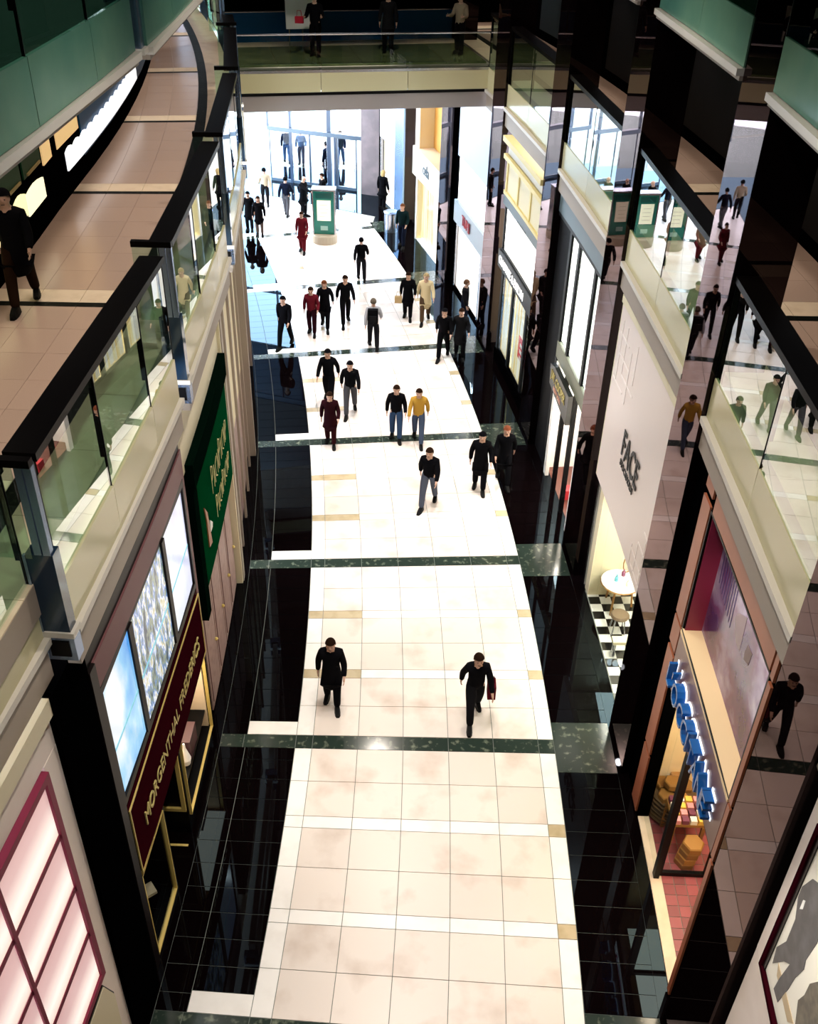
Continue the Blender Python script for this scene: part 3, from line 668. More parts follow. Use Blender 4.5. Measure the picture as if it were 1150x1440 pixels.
panel(tb, 'table_top', M_HEX, 96.72, 97.32, -.395, -.30, .72, .78)
for a, b_ in ((96.75, -.392), (97.27, -.392), (96.75, -.304), (97.27, -.304)): MB().box(W(a, b_, .36), radv(-.3), tang(-.3), (.06, .06, .72)).build('leg', M_HEX, tb)
pk = [mat('pink_packet', (.75, .30, .35), .5), mat('yellow_packet', (.85, .55, .10), .5), mat('white_packet', (.9, .85, .8), .5), mat('plum_packet', (.15, .03, .08), .5)]
nm = ['pink', 'yellow', 'white', 'plum']
for i in range(4):
    for j in range(4):
        q = (i*3+j) % 4; o = MB().box(W(96.80+.14*i, -.385+.024*j, .78+.05), radv(-.3), tang(-.3), (.11, .11, .10)).build('soap_packet', pk[q])
        tag(o, 'small %s soap packet set out on the wooden display table' % nm[q], 'packet', nm[q]+' packets on the display table')
for i in range(5):
    z = .55+.5*i; panel(t, 'wall_shelf', M_HEX, 97.6, 98.2, -.222, -.207, z, z+.04)

# ================= right: cosmetics front with the big pale panel
t = front('cosmetics_shopfront', 'tall pale rose panel shopfront lettered FACE over a chequered floor', 'R', .5)
panel(t, 'sign_panel', M_PALEROSE, 96.30, 96.42, .115, .845, 3.12, 7.16)
panel(t, 'panel_top', M_CREAM, 96.27, 96.45, .115, .85, 7.16, 7.32)
panel(t, 'panel_return', M_CREAM, 96.30, 96.5, .845, .852, 3.12, 7.2)
for a, zz0, zz1, bb in ((.80, 5.6, 6.9, 0), (.74, 5.9, 6.9, 0), (.66, 5.5, 6.6, 0), (.60, 6.1, 6.9, 0), (.17, 3.2, 4.3, 0), (.24, 3.2, 4.0, 0), (.30, 3.25, 3.7, 0), (.13, 3.3, 4.6, 0)):
    MB().pbox(96.29, 96.30, a-.003, a+.003, zz0, zz1).build('embossed_line', M_SLOT, t)
for a, b_, zz in ((.70, .82, 6.6), (.66, .80, 6.2), (.58, .74, 5.9), (.70, .83, 5.6), (.13, .30, 3.6), (.12, .24, 4.0), (.14, .28, 3.3), (.12, .2, 4.4)):
    MB().pbox(96.29, 96.30, a, b_, zz-.018, zz+.018).build('embossed_line', M_SLOT, t)
s = MB(); text_mesh(s, 'FACE', .80, W(96.29, .592, 4.64), -tang(.45), Z, .015, .74, bold=.007); s.build('lettering', M_BLACKINK, t)
s = MB(); text_mesh(s, 'STOCKHOLM', .20, W(96.29, .580, 4.42), -tang(.45), Z, .015, .92, bold=.003); s.build('small_lettering', M_BLACKINK, t)
panel(t, 'jamb', M_CREAM, 96.42, 97.1, .77, .82, 0, 3.12); panel(t, 'jamb', M_STEEL, 96.40, 96.6, .83, .85, 0, 3.12)
room(t, .115, .80, 96.44, 98.6, .0, 3.12, mat('ivory_wall', (.85, .80, .66), .5), None, 240, (1, .95, .82))
tb = panel(t, 'shop_floor', M_JOINT, 96.40, 98.6, .115, .80, -.01, .012)
for i in range(8):
    for j in range(16):
        a = .115+.685*j/16; tile(tb, 'floor_tile', M_WTILE if (i+j) % 2 else M_KTILE, 96.42+.26*i, 96.68+.26*i, a, a+.685/16, .012, .02, .002)
for a, b_ in ((.12, .44), (.445, .765)): panel(t, 'shop_glass', M_SHOPGLASS, 96.42, 96.432, a, b_, .05, 3.1)
tb = thing('makeup_table', 'white kidney-shaped make-up table with brown edge on the chequered floor', 'table', W(97.0, .70, 0))
MB().lathe(W(97.0, .70, .74), [(.42, 0), (.44, .03), (.42, .05)], 20).build('table_top', M_PWHITE, tb); MB().lathe(W(97.0, .70, .72), [(.43, 0), (.455, .02), (.43, .035)], 20).build('table_edge', M_HEX, tb)
for i in range(3): a = 2*PI*i/3; MB().tube([W(97.0, .70, .72)+Vector((.28*cos(a), .28*sin(a), 0)), W(97.0, .70, .02)+Vector((.36*cos(a), .36*sin(a), 0))], .025).build('leg', M_HEX, tb)
b = MB().tube([W(97.2, .75, .79)+Vector((.1*sin(2*PI*i/12), 0, .25+.25*cos(2*PI*i/12))) for i in range(13)], .015); b.build('mirror_rim', M_HEX, tb)
for i, (du, dr, c, lb) in enumerate(((.0, -.1, (.1, .4, .5), 'teal'), (.03, .1, (.25, .04, .12), 'plum'), (-.03, .12, (.8, .75, .6), 'cream'))):
    tag(MB().lathe(W(97.0+dr, .70+du, .79), [(.045, 0), (.045, .10), (.02, .12), (.02, .17)], 10).build('lotion_bottle', mat(lb+'_bottle', c, .25)), lb+' lotion bottle on the white make-up table', 'bottle', 'bottles on the make-up table')
st = thing('make_up_stool', 'brown-seated stool with thin legs on the chequered floor', 'stool', W(96.85, .56, 0))
MB().lathe(W(96.85, .56, .46), [(.2, 0), (.22, .04), (.18, .08)], 14).build('seat', mat('brown_leather', (.14, .09, .05), .45), st)
for i in range(4): a = PI/4+PI/2*i; MB().tube([W(96.85, .56, .46)+Vector((.14*cos(a), .14*sin(a), 0)), W(96.85, .56, .02)+Vector((.2*cos(a), .2*sin(a), 0))], .015).build('leg', M_STEEL, st)
bn = thing('cream_bench', 'low cream bench standing on the chequered floor', 'bench', W(96.75, .44, 0))
panel(bn, 'seat', M_CREAM, 96.55, 97.1, .42, .455, .38, .46)
for a, b_ in ((96.6, .425), (97.05, .425), (96.6, .45), (97.05, .45)): MB().box(W(a, b_, .2), radv(.4), tang(.4), (.05, .05, .37)).build('leg', M_STEEL, bn)

# ================= right: dark front with gold-lettered sign
t = front('menswear_shopfront', 'dark-framed shopfront with tall white windows and a gold-lettered black sign', 'R', 1.45)
panel(t, 'header', mat('slate_header', (.10, .14, .16), .4), 96.33, 96.45, 1.11, 1.89, 6.86, 7.3)
panel(t, 'frame_head', M_BLACKMETAL, 96.34, 96.46, 1.11, 1.89, 6.76, 6.86)
for a in (1.125, 1.30, 1.56, 1.70): panel(t, 'mullion', M_BLACKMETAL, 96.39, 96.5, a-.014, a+.014, 3.4, 6.8)
for a, b_ in ((1.14, 1.287), (1.314, 1.546), (1.574, 1.686)):
    panel(t, 'lit_blind', M_LITWHITE, 96.45, 96.48, a, b_, 3.9, 6.76)
    panel(t, 'window_pane', M_SHOPGLASS, 96.42, 96.43, a, b_, 3.9, 6.76)
panel(t, 'side_panel', M_DARK, 96.4, 96.6, 1.714, 1.892, 0, 6.86)
panel(t, 'canopy', mat('olive_canopy', (.18, .19, .13), .4), 96.37, 96.46, 1.11, 1.70, 3.42, 3.86)
MB().prism([(1.335, 2.62), (1.66, 2.78), (1.675, 3.30), (1.60, 3.40), (1.335, 3.42)], 96.22, 96.34).build('sign_board', mat('black_sign', (.006, .008, .007), .3), t)
s = MB(); text_mesh(s, 'J.W. COOPER', .34, W(96.215, 1.64, 3.02), -tang(1.5), Z, .015, .76); s.build('sign_lettering', M_GOLDT, t)
s = MB(); text_mesh(s, 'NEW YORK', .16, W(96.215, 1.58, 2.82), -tang(1.5), Z, .015, .95); s.build('small_lettering', mat('pink_gold', (.75, .4, .3), .4), t)
room(t, 1.13, 1.69, 96.5, 98.2, .0, 3.4, mat('white_wall', (.9, .88, .84), .5), mat('wood_floor', (.10, .03, .02), .3), 260, (1, .93, .8))
for a in (1.13, 1.335, 1.50, 1.69): panel(t, 'door_post', M_BLACKMETAL, 96.36, 96.46, a-.012, a+.012, 0, 3.42)
panel(t, 'white_post', M_PWHITE, 96.34, 96.44, 1.62, 1.655, 0, 3.42); panel(t, 'white_post', M_PWHITE, 96.34, 96.44, 1.16, 1.20, 0, 3.42)
tag(panel(None, 'hanging_garment', mat('coral_cloth', (.7, .2, .12), .7), 96.9, 97.05, 1.36, 1.42, 1.2, 2.3), 'coral garment hanging in the doorway under the gold-lettered sign', 'garment')
smallbox('red_bag', 'small red bag on the floor of the menswear doorway', 'bag', 96.7, 1.44, .02, (.2, .3, .28), mat('red_cloth', (.45, .02, .03), .6))

# ================= right: yellow cornice front
t = front('toiletries_shopfront', 'yellow corniced toiletries shopfront with white letters on a dark band', 'R', 2.45)
M_YEL = mat('pale_yellow_paint', (.72, .60, .26), .45); M_YELP = mat('cream_inset', (.70, .63, .42), .5)
panel(t, 'cornice', M_YEL, 96.14, 96.5, 2.115, 2.83, 7.05, 7.2); panel(t, 'cornice', M_YEL, 96.20, 96.5, 2.115, 2.83, 6.55, 6.68)
panel(t, 'frieze', mat('pale_grey_frieze', (.72, .70, .66), .5), 96.32, 96.5, 2.12, 2.82, 6.68, 7.05)
panel(t, 'panel_field', M_YELP, 96.34, 96.5, 2.12, 2.82, 5.6, 6.55)
for a in (2.13, 2.36, 2.59, 2.81): panel(t, 'stile', M_YEL, 96.30, 96.36, a-.01, a+.01, 5.6, 6.55)
panel(t, 'rail', M_YEL, 96.28, 96.5, 2.115, 2.83, 5.5, 5.6)
panel(t, 'dark_head', mat('dark_slate', (.03, .05, .055), .35), 96.3, 96.5, 2.11, 2.83, 5.2, 5.5)
panel(t, 'lit_panel', M_LITWHITE, 96.36, 96.5, 2.135, 2.775, 3.86, 5.2)
frame(t, 'lit_panel_frame', M_BLACKMETAL, 96.32, 96.5, 2.115, 2.80, 3.80, 5.24, .06)
panel(t, 'sign_band', M_BLACKINK, 96.26, 96.5, 2.11, 2.82, 3.26, 3.80)
s = MB(); text_mesh(s, 'CRABTREE & EVELYN', .36, W(96.255, 2.795, 3.42), -tang(2.45), Z, .02, .92); s.build('lettering', lit('lit_white_letters', (1, 1, 1), 1.0), t)
room(t, 2.13, 2.78, 96.5, 97.9, .45, 3.24, mat('warm_wall', (.92, .76, .42), .5), M_CREAM, 330, (1, .86, .58))
panel(t, 'stall_riser', M_PIER, 96.36, 96.5, 2.11, 2.82, 0, .45)
for a in (2.125, 2.28, 2.56, 2.785): panel(t, 'mullion', M_BLACKMETAL, 96.38, 96.46, a-.016, a+.016, .3, 3.3)
M_WARMD = picture('warm_display', [(.36, (.95, .62, .16)), (.48, (1, .88, .52)), (.58, (1, .97, .85))], 2.6, (2, 2, .12))
M_COOLD = picture('white_display', [(.36, (.85, .80, .66)), (.46, (1, .97, .9)), (.58, (1, 1, 1))], 2.2, (1.5, 1.5, .25))
M_COOLD.node_tree.nodes['Principled BSDF'].inputs['Emission Strength'].default_value = 1.5
for a, b_ in ((2.141, 2.264), (2.296, 2.544), (2.576, 2.769)): panel(t, 'lit_display', M_WARMD, 96.50, 96.53, a, b_, .5, 3.24)
for a, b_ in ((2.141, 2.264), (2.296, 2.544), (2.576, 2.769)): panel(t, 'window_pane', M_SHOPGLASS, 96.40, 96.41, a, b_, .45, 3.26)
panel(t, 'window_poster', mat('red_poster', (.62, .05, .06), .5, emit=.4), 96.47, 96.49, 2.16, 2.42, 1.25, 1.95)
for i in range(3):
    for j in range(3): MB().pbox(96.46, 96.47, 2.19+.075*i, 2.235+.075*i, 1.28+.2*j, 1.38+.2*j).build('poster_print', M_PWHITE, t)
for i in range(4): panel(t, 'display_shelf', M_CREAM, 97.4, 97.85, 2.15, 2.76, .9+.5*i, .94+.5*i)

# ================= right: grey sign with red letters
t = front('luggage_shopfront', 'white-lit luggage shopfront with a grey sign and red letters', 'R', 3.45)
panel(t, 'upper_panel', mat('pale_blue_grey_panel', (.52, .60, .72), .35), 96.33, 96.5, 3.11, 3.80, 5.0, 7.3, 2)
panel(t, 'lit_panel', M_LITWHITE, 96.34, 96.5, 3.11, 3.76, 3.50, 4.98, 2)
panel(t, 'sign_band', mat('blue_grey_sign', (.24, .31, .38), .3), 96.26, 96.5, 3.11, 3.79, 2.70, 3.46)
s = MB(); text_mesh(s, 'TUMI', .50, W(96.255, 3.60, 2.92), -tang(3.4), Z, .03, .9); s.build('lettering', mat('red_letters', (.45, .01, .03), .4), t)
room(t, 3.13, 3.80, 96.5, 97.9, .10, 2.68, mat('bright_white_wall', (.95, .94, .92), .5), M_WHITE, 420, (1, .95, .88))
panel(t, 'lit_display', M_COOLD, 96.5, 96.53, 3.13, 3.80, .12, 2.68)
for a in (3.12, 3.27, 3.81): panel(t, 'mullion', M_STEEL, 96.42, 96.48, a-.008, a+.008, 0, 2.7)
panel(t, 'side_panel', M_PIER, 96.4, 96.5, 3.82, 3.9, 0, 7.3); panel(t, 'stall_riser', M_PIER, 96.40, 96.5, 3.11, 3.82, 0, .1)
for i in range(3):
    sc = thing('suitcase', 'dark suitcase in the white luggage window, '+('nearest', 'middle', 'farthest')[i], 'suitcase', W(97.1, 3.24+.2*i, .11), 'suitcases in the luggage window')
    c = W(97.1, 3.24+.2*i, .11)
    MB().box(c+Z*.36, radv(3.3), tang(3.3), (.3, .45, .68)).build('case', mat('red_brown_leather', (.20, .05, .03), .5), sc)
    MB().tube([c+Z*.7+tang(3.3)*-.12, c+Z*.9+tang(3.3)*-.12, c+Z*.9+tang(3.3)*.12, c+Z*.7+tang(3.3)*.12], .014).build('handle', M_STEEL, sc)

# ================= right: white sign with orange wall, and the last front
t = front('fashion_shopfront', 'bright fashion shopfront with an orange wall above its cream sign', 'R', 4.4)
panel(t, 'orange_wall', mat('orange_wall', (.72, .38, .08), .5), 96.9, 97.0, 4.11, 4.66, 3.8, 7.3, 2); panel(t, 'orange_return', mat('orange_wall', (0, 0, 0)), 96.4, 96.9, 4.10, 4.112, 3.8, 7.3)
panel(t, 'side_frame', M_CREAM, 96.3, 96.95, 4.63, 4.72, 3.8, 7.3)
panel(t, 'sign_canopy', mat('warm_white_sign', (.80, .72, .64), .4), 96.2, 96.95, 4.10, 4.72, 2.75, 3.85)
s = MB(); text_mesh(s, 'cela', .62, W(96.195, 4.48, 3.15), -tang(4.3), Z, .02, .9); s.build('lettering', mat('slate_letters', (.08, .12, .15), .4), t)
room(t, 4.11, 4.70, 96.4, 98.0, .02, 2.74, mat('yellow_white_wall', (.95, .86, .55), .5), M_WHITE, 420, (1, .92, .74))
panel(t, 'lit_display', M_WARMD, 96.62, 96.65, 4.42, 4.70, .1, 2.74); panel(t, 'lit_display', M_COOLD, 96.62, 96.65, 4.11, 4.42, .1, 2.74)
for a in (4.105, 4.705): panel(t, 'post', M_PWHITE, 96.36, 96.42, a-.01, a+.01, 0, 2.75)
t = front('grey_panel_shopfront', 'pale grey panelled shopfront nearest the entrance on the right', 'R', 5.3)
for a, b_ in ((5.10, 5.32), (5.324, 5.56)):
    for c, d in ((2.9, 4.1), (4.11, 5.6), (5.61, 7.2)): panel(t, 'grey_panel', mat('pale_grey_panel', (.62, .62, .68), .35), 96.32, 96.5, a, b_, c, d)
room(t, 5.11, 5.55, 96.5, 98.0, .02, 2.88, mat('cream_white_wall', (.95, .90, .74), .5), M_WHITE, 380, (1, .93, .76))
panel(t, 'lit_display', M_COOLD, 96.55, 96.58, 5.11, 5.55, .1, 2.88); panel(t, 'post', M_STEEL, 96.36, 96.46, 5.10, 5.115, 0, 2.9); panel(t, 'post', M_STEEL, 96.36, 96.46, 5.55, 5.565, 0, 2.9)
b = W(96.1, 5.0, 0)
struct(MB().pbox(96.12, 96.2, 4.90, 5.10, 0, 7.4).build('blue_light_facing', M_BLUESTEEL), 'added blue facing for the bluish light on the column beside the fashion shop')  # added facing; its blue stands in for light falling on the column

# ================= first-gallery shops behind the balustrades
t = thing('gallery_shopfront', 'dark shopfront of the left first gallery with lit scalloped curtains', 'shopfront', W(85.2, 1.5, 8.6))
def rw(u): return 85.46+.30*max(0, u-1.1)          # the shop wall leaves the arc beyond the first bay
def wbox(name, m, u0, u1, z0, z1, d0, d1, n=1):
    b = MB()
    for i in range(n):
        p, q = u0+(u1-u0)*i/n, u0+(u1-u0)*(i+1)/n
        b.hexa([W(rw(p)+d0, p, z0), W(rw(p)+d1, p, z0), W(rw(q)+d1, q, z0), W(rw(q)+d0, q, z0), W(rw(p)+d0, p, z1), W(rw(p)+d1, p, z1), W(rw(q)+d1, q, z1), W(rw(q)+d0, q, z1)])
    return b.build(name, m, t)
wbox('wall_panel', M_PIER, -2, 6.2, 8.6, 12.14, -.6, 0, 30)
M_TEALGL = mat('teal_shop_glass', (.004, .065, .17), .4, spec=.15); M_GRNGL = mat('green_shop_glass', (.004, .04, .014), .4, spec=.1)
for a, b_ in ((-.25, .05), (.08, .38), (.41, .65), (.68, .88)):
    wbox('shop_pane', M_GRNGL, a, b_, 9.70, 11.2, 0, .03)
    wbox('pane_sill', mat('ochre_edge', (.30, .22, .08), .5), a+.03, b_-.02, 9.72, 9.76, .03, .06)
for a, b_ in ((.91, 1.02), (1.10, 1.39)): wbox('lit_pane', lit('amber_lit_pane', (.75, .50, .22), .7), a, b_, 9.58, 11.0, 0, .03)
wbox('shop_pane', M_TEALGL, 1.42, 4.4, 9.0, 11.2, 0, .03, 6)
def scallop(u0, u1, z0, z1, n, m):
    """curtain with a scalloped top edge, hung just outside the pane"""
    N_ = n*4; b = MB()
    for i in range(N_):
        p, q = u0+(u1-u0)*i/N_, u0+(u1-u0)*(i+1)/N_; zp, zq = z1+.06*abs(math.sin(PI*i/4)), z1+.06*abs(math.sin(PI*(i+1)/4))
        b.hexa([W(rw(p)+.04, p, z0), W(rw(p)+.07, p, z0), W(rw(q)+.07, q, z0), W(rw(q)+.04, q, z0), W(rw(p)+.04, p, zp), W(rw(p)+.07, p, zp), W(rw(q)+.07, q, zq), W(rw(q)+.04, q, zq)])
    return b.build('cafe_curtain', m, t)
scallop(1.165, 2.65, 9.08, 9.42, 14, lit('white_lit_curtain', (.92, .96, 1), .95))
scallop(.30, .64, 9.2, 9.54, 3, lit('yellow_lit_curtain', (1, .92, .50), .95)); scallop(.645, .85, 9.14, 9.48, 1, lit('pale_yellow_lit_curtain', (1, .95, .66), .95))
scallop(-.4, .28, 9.2, 9.52, 5, MC['yellow_lit_curtain'])
t = thing('dark_gallery_shopfront', 'black shopfront at the back of the right first gallery', 'shopfront', W(99.5, 1.5, 8.6))
panel(t, 'wall_panel', M_PIER, 99.2, 99.5, -2, 5.4, 8.6, 12.14, 30)
for k in range(-1, 5): panel(t, 'shop_pane', M_DARK, 99.16, 99.2, k+.1, k+.9, 8.9, 11.2)
t = thing('upper_gallery_wall', 'dark shopfronts at the back of the left second gallery', 'shopfront', W(85, 1, 13))
panel(t, 'wall_panel', mat('deep_green_wall', (.012, .06, .04), .5), 84.5, 84.7, -2.5, 5.4, 13, 17.4, 30)
for k in range(-1, 4): panel(t, 'shop_pane', M_GRNGL, 84.7, 84.74, k+.1, k+.9, 13.3, 16)
t = thing('upper_gallery_wall', 'dark shopfronts at the back of the right second gallery', 'shopfront', W(100, 1, 13))
panel(t, 'wall_panel', M_PIER, 99.6, 99.8, -2.5, 5.4, 13, 17.4, 30)
for k in range(-1, 4): panel(t, 'shop_pane', M_GRNGL, 99.56, 99.6, k+.1, k+.9, 13.3, 16)
# ------------------------------------------------------------------ footbridge
t = thing('footbridge', 'footbridge with beige edge and green marble deck crossing to the right gallery', 'footbridge', W(92.4, 3.6, 8.6))
BU0, BU1 = 3.28, 3.98
MB().pbox(88.5, 96.4, BU0+.03, BU1-.02, 7.9, 8.55, 1).build('deck', M_TAUPE, t)
M_GREEN2 = mat('olive_green_marble', (.10, .125, .05), .16, noise=(3, (.20, .22, .10), .4, .75))
for i in range(6):
    a = 88.6+7.7*i/6; MB().pbox(a+.008, a+7.7/6-.008, BU0+.05, BU0+.54, 8.55, 8.6).build('marble_slab', M_GREEN2, t)
MB().pbox(88.6, 96.3, BU0+.545, BU1-.02, 8.55, 8.6).build('cream_slab', M_CREAMST, t)
MB().pbox(88.5, 96.4, BU0, BU0+.02, 7.35, 7.8).build('lower_fascia', mat('grey_fascia', (.30, .26, .25), .4), t)
MB().pbox(88.5, 96.4, BU0-.004, BU0+.02, 7.8, 7.88).build('trim_strip', M_BLACKMETAL, t)
rs = [88.6, 91.1, 93.75, 96.3]
for a, b_ in zip(rs[:-1], rs[1:]): MB().pbox(a+.01, b_-.01, BU0-.012, BU0+.01, 7.9, 8.44).build('spandrel_panel', M_SPAN, t)
M_GLASSB = glass_mat('clear_rail_glass', (.86, .93, .90), 1.25)
for a, b_ in zip(rs[:-1], rs[1:]):
    MB().pbox(a+.01, b_-.01, BU0, BU0+.003, 8.5, 9.45).build('glass_pane', M_GLASSB, t)
    MB().pbox(a+.01, b_-.01, BU1-.006, BU1-.003, 8.5, 9.5).build('glass_pane', M_TEALGL, t)
MB().pbox(88.6, 96.3, BU0-.012, BU0+.01, 8.44, 8.52).build('shoe_rail', M_STEEL, t)
for q in (BU0+.0, BU1-.005): MB().tube([W(88.6, q, 9.48), W(96.3, q, 9.48)], .028, 8).build('handrail', M_STEEL, t)
for a in rs: MB().box(W(a, BU1-.012, 9.0), radv(3.6), tang(3.6), (.05, .05, .95)).build('post', M_BLUESTEEL, t)
for a in rs: MB().box(W(a, BU0+.008, 8.5), radv(3.6), tang(3.6), (.04, .04, .1)).build('clamp', M_STEEL, t)
spot(W(92.4, 3.6, 12.5), W(92.4, 3.6, 8.6), 330, 130, .6, (1, .85, .7), .1, 'bridge_lamp')
bo = thing('display_board', 'white slanted display board standing on the footbridge by the rail', 'board', W(90.8, 3.72, 8.6))
MB().prism([(3.72, 9.2), (3.735, 9.2), (3.75, 10.2), (3.735, 10.2)], 90.4, 91.3).build('board', M_PWHITE, bo)
for r_ in (90.5, 91.2): MB().tube([W(r_, 3.74, 8.6), W(r_, 3.73, 9.3)], .02).build('leg', M_STEEL, bo)
struct(MB().pbox(88.4, 96.5, 4.0, 4.05, 8.9, 17.4).build('wall_bridge', M_PIER), 'dark wall above the far side of the footbridge')
struct(MB().pbox(88.4, 96.5, 3.3, 4.0, 12.2, 12.5).build('ceiling_bridge', M_CEIL))

# ------------------------------------------------------------------ entrance
EA = Vector((-7.95, 48.63, 0)); ED = Vector((.953, -.303, 0)).normalized(); EN = Vector((-ED.y, ED.x, 0))
def E(s, z=0, o=0): return EA+ED*s+EN*o+Z*z
def ebox(b, s0, s1, z0, z1, o0, o1):
    return b.hexa([E(s0, z0, o0), E(s1, z0, o0), E(s1, z0, o1), E(s0, z0, o1), E(s0, z1, o0), E(s1, z1, o0), E(s1, z1, o1), E(s0, z1, o1)])
M_MULL = mat('blue_black_mullion', (.012, .03, .07), .3); M_TRANS = mat('slate_transom', (.05, .08, .12), .3)
M_EGLASS = glass_mat('entrance_glass', (.95, .98, 1.0), 1.25)
wn = struct(MB().hexa([E(-5, 12, -.05), E(5.6, 12, -.05), E(5.6, 12, .1), E(-5, 12, .1), E(-5, 12.4, -.05), E(5.6, 12.4, -.05), E(5.6, 12.4, .1), E(-5, 12.4, .1)]).build('window_1', M_TRANS))
xs = [-5, -3, -1.2, .79, 1.95, 3.90, 5.55]
for a, b_ in zip(xs[:-1], xs[1:]):
    for c, d in ((2.6, 5.8), (5.9, 8.9)): ebox(MB(), a+.04, b_-.04, c, d, 0, .015).build('pane', M_EGLASS, wn)
    ebox(MB(), a+.04, b_-.04, 9.0, 12, 0, .05).build('dark_panel', M_TRANS, wn)  # opaque panels added in place of glass to keep daylight off the galleries
    if b_ < .8: ebox(MB(), a+.03, b_-.03, .1, 2.5, 0, .015).build('pane', M_EGLASS, wn)
for a in xs:
    wd = {3.90: .10, 1.95: .06, .79: .035}.get(a, .05); ebox(MB(), a-wd, a+wd, 2.42 if a == .79 else 0, 12, -.05, .08).build('mullion', M_MULL, wn)
ebox(MB(), .79, 5.6, 2.38, 2.56, -.12, .12).build('transom', M_TRANS, wn)
for c in (5.8, 8.9): ebox(MB(), -5, 5.6, c, c+.1, -.05, .08).build('transom', M_TRANS, wn)
for n_, (a, b_) in enumerate(((.83, 1.89), (2.01, 2.90), (2.92, 3.80), (4.28, 5.28))):
    d = struct(ebox(MB(), a, b_, .0, .14, -.02, .05).build('door_%d' % (n_+1), M_TRANS), 'glass entrance door leaf')
    q = .025 if n_ < 3 else .05
    ebox(MB(), a, a+q, .14, 2.38, -.02, .05).build('stile', M_MULL if n_ != 1 else M_STEEL, d); ebox(MB(), b_-q, b_, .14, 2.38, -.02, .05).build('stile', M_MULL if n_ != 2 else M_STEEL, d)
    ebox(MB(), a+q, b_-q, .14, 2.33, 0, .015).build('pane', M_EGLASS, d)
    ebox(MB(), b_-.12, b_-.09, .9, 1.3, -.07, -.04).build('handle', M_STEEL, d)
    ebox(MB(), a, b_, 2.33, 2.38, -.02, .05).build('rail', M_TRANS, d)
ebox(MB(), 4.15, 4.26, 0, 2.4, -.06, .08).build('mullion', M_MULL, wn)
struct(ebox(MB(), 5.6, 6.5, 0, 12, -.3, .6).build('pier', mat('mauve_grey_stone', (.17, .14, .15), .3, noise=(2, (.25, .20, .21), .4, .75))), 'mauve-grey stone pier beside the entrance doors')
struct(ebox(MB(), 6.5, 6.95, 0, 12, -.3, .5).build('trim_2', M_BLUESTEEL), 'blue steel strip beside the entrance pier')
p = E(6.95, 0, -.2); q = W(96.36, 5.57)
struct(MB().plan([(p.x, p.y), (q.x, q.y), (q.x+.3, q.y+.4), (p.x+.2, p.y+.4)], 0, 12).build('wall_entrance', mat('pale_blue_stone', (.55, .60, .68), .4)))
p = E(-5, 0); q = W(87.5, 5.2); wl = struct(MB().bar(q+Z*8.0, p+Z*8.0, .14, .3).build('window_2', M_TRANS))
n_ = 6
for i in range(n_+1): c = q.lerp(p, i/n_); MB().bar(c, c+Z*8, .09, .12).build('mullion', M_MULL, wl)
for i in range(n_):
    c, d = q.lerp(p, (i+.03)/n_), q.lerp(p, (i+.97)/n_)
    for z0_, z1_ in ((.1, 2.4), (2.55, 5.8), (5.9, 7.9)): MB().bar(c+Z*((z0_+z1_)/2), d+Z*((z0_+z1_)/2), .014, z1_-z0_).build('pane', M_EGLASS, wl)
for z_ in (2.47, 5.85): MB().bar(q+Z*z_, p+Z*z_, .1, .1).build('transom', M_TRANS, wl)
struct(ebox(MB(), -8, 16, 12.3, 17.6, -.1, .3).build('wall_front', M_CEIL))
struct(MB().pbox(96.4, 104, 5.56, 5.62, 0, 17.4).build('wall_far_right', M_PIER))
b = MB(); b.plan([tuple(E(-30, 0, .05).xy), tuple(E(30, 0, .05).xy), tuple(E(40, 0, 60).xy), tuple(E(-40, 0, 60).xy)], -.2, -.02); struct(b.build('ground_outside', mat('pale_pavement', (.80, .81, .83), .7)))

# ------------------------------------------------------------------ kiosk and bin
k = thing('directory_kiosk', 'green glass directory kiosk with a lit map, on a round stone base', 'kiosk', (-3.86, 40.3, 0))
kc = Vector((-3.86, 40.35, 0)); kx = Vector((1, -.02, 0)).normalized(); ky = Vector((.02, 1, 0)).normalized()
M_KGREEN = mat('teal_glass_panel', (.01, .20, .16), .15)
MB().lathe(kc, [(.53, 0), (.53, .32), (.50, .36)], 24).build('round_base', mat('tan_grey_stone', (.36, .31, .23), .5), k)
MB().box(kc+Z*1.26, kx, ky, (.86, .34, 1.8)).build('body', M_KGREEN, k)
for sx in (-1, 1): MB().box(kc+Z*1.26+kx*(.45*sx), kx, ky, (.05, .42, 1.86)).build('side_post', M_STEEL, k)
MB().box(kc+Z*2.19, kx, ky, (.98, .46, .08)).build('top_cap', M_STEEL, k)
MB().box(kc+Z*1.35-ky*.18, kx, ky, (.56, .02, .84)).build('map_sheet', lit('lit_cream_map', (.85, .88, .68), .8), k)
MB().box(kc+Z*1.95-ky*.178, kx, ky, (.66, .02, .22)).build('header_plate', mat('dark_teal_plate', (.004, .10, .09), .2), k)
MB().box(kc+Z*.62-ky*.178, kx, ky, (.30, .02, .18)).build('leaflet_slot', mat('pale_teal_print', (.35, .62, .58), .3), k)
b = MB()
for i in range(4): b.box(kc+Z*(1.1+.16*i)-ky*.192, kx, ky, (.36-.05*(i % 2), .004, .012))
b.build('map_lines', mat('map_ink', (.45, .48, .34), .5), k)
bc = Vector((-1.12, 41.8, 0)); t = thing('litter_bin', 'round ribbed steel litter bin beside the path near the entrance', 'bin', bc)
MB().lathe(bc, [(.30, 0), (.30, .78)], 20).build('body', M_STEEL, t)
MB().lathe(bc, [(.33, .78), (.34, .84), (.26, .88)], 20).build('rim', M_BLUESTEEL, t)
for i in range(12): a = 2*PI*i/12; MB().box(bc+Vector((.305*cos(a), .305*sin(a), .40)), (cos(a), sin(a), 0), (-sin(a), cos(a), 0), (.02, .04, .72)).build('rib', M_BLUESTEEL, t)

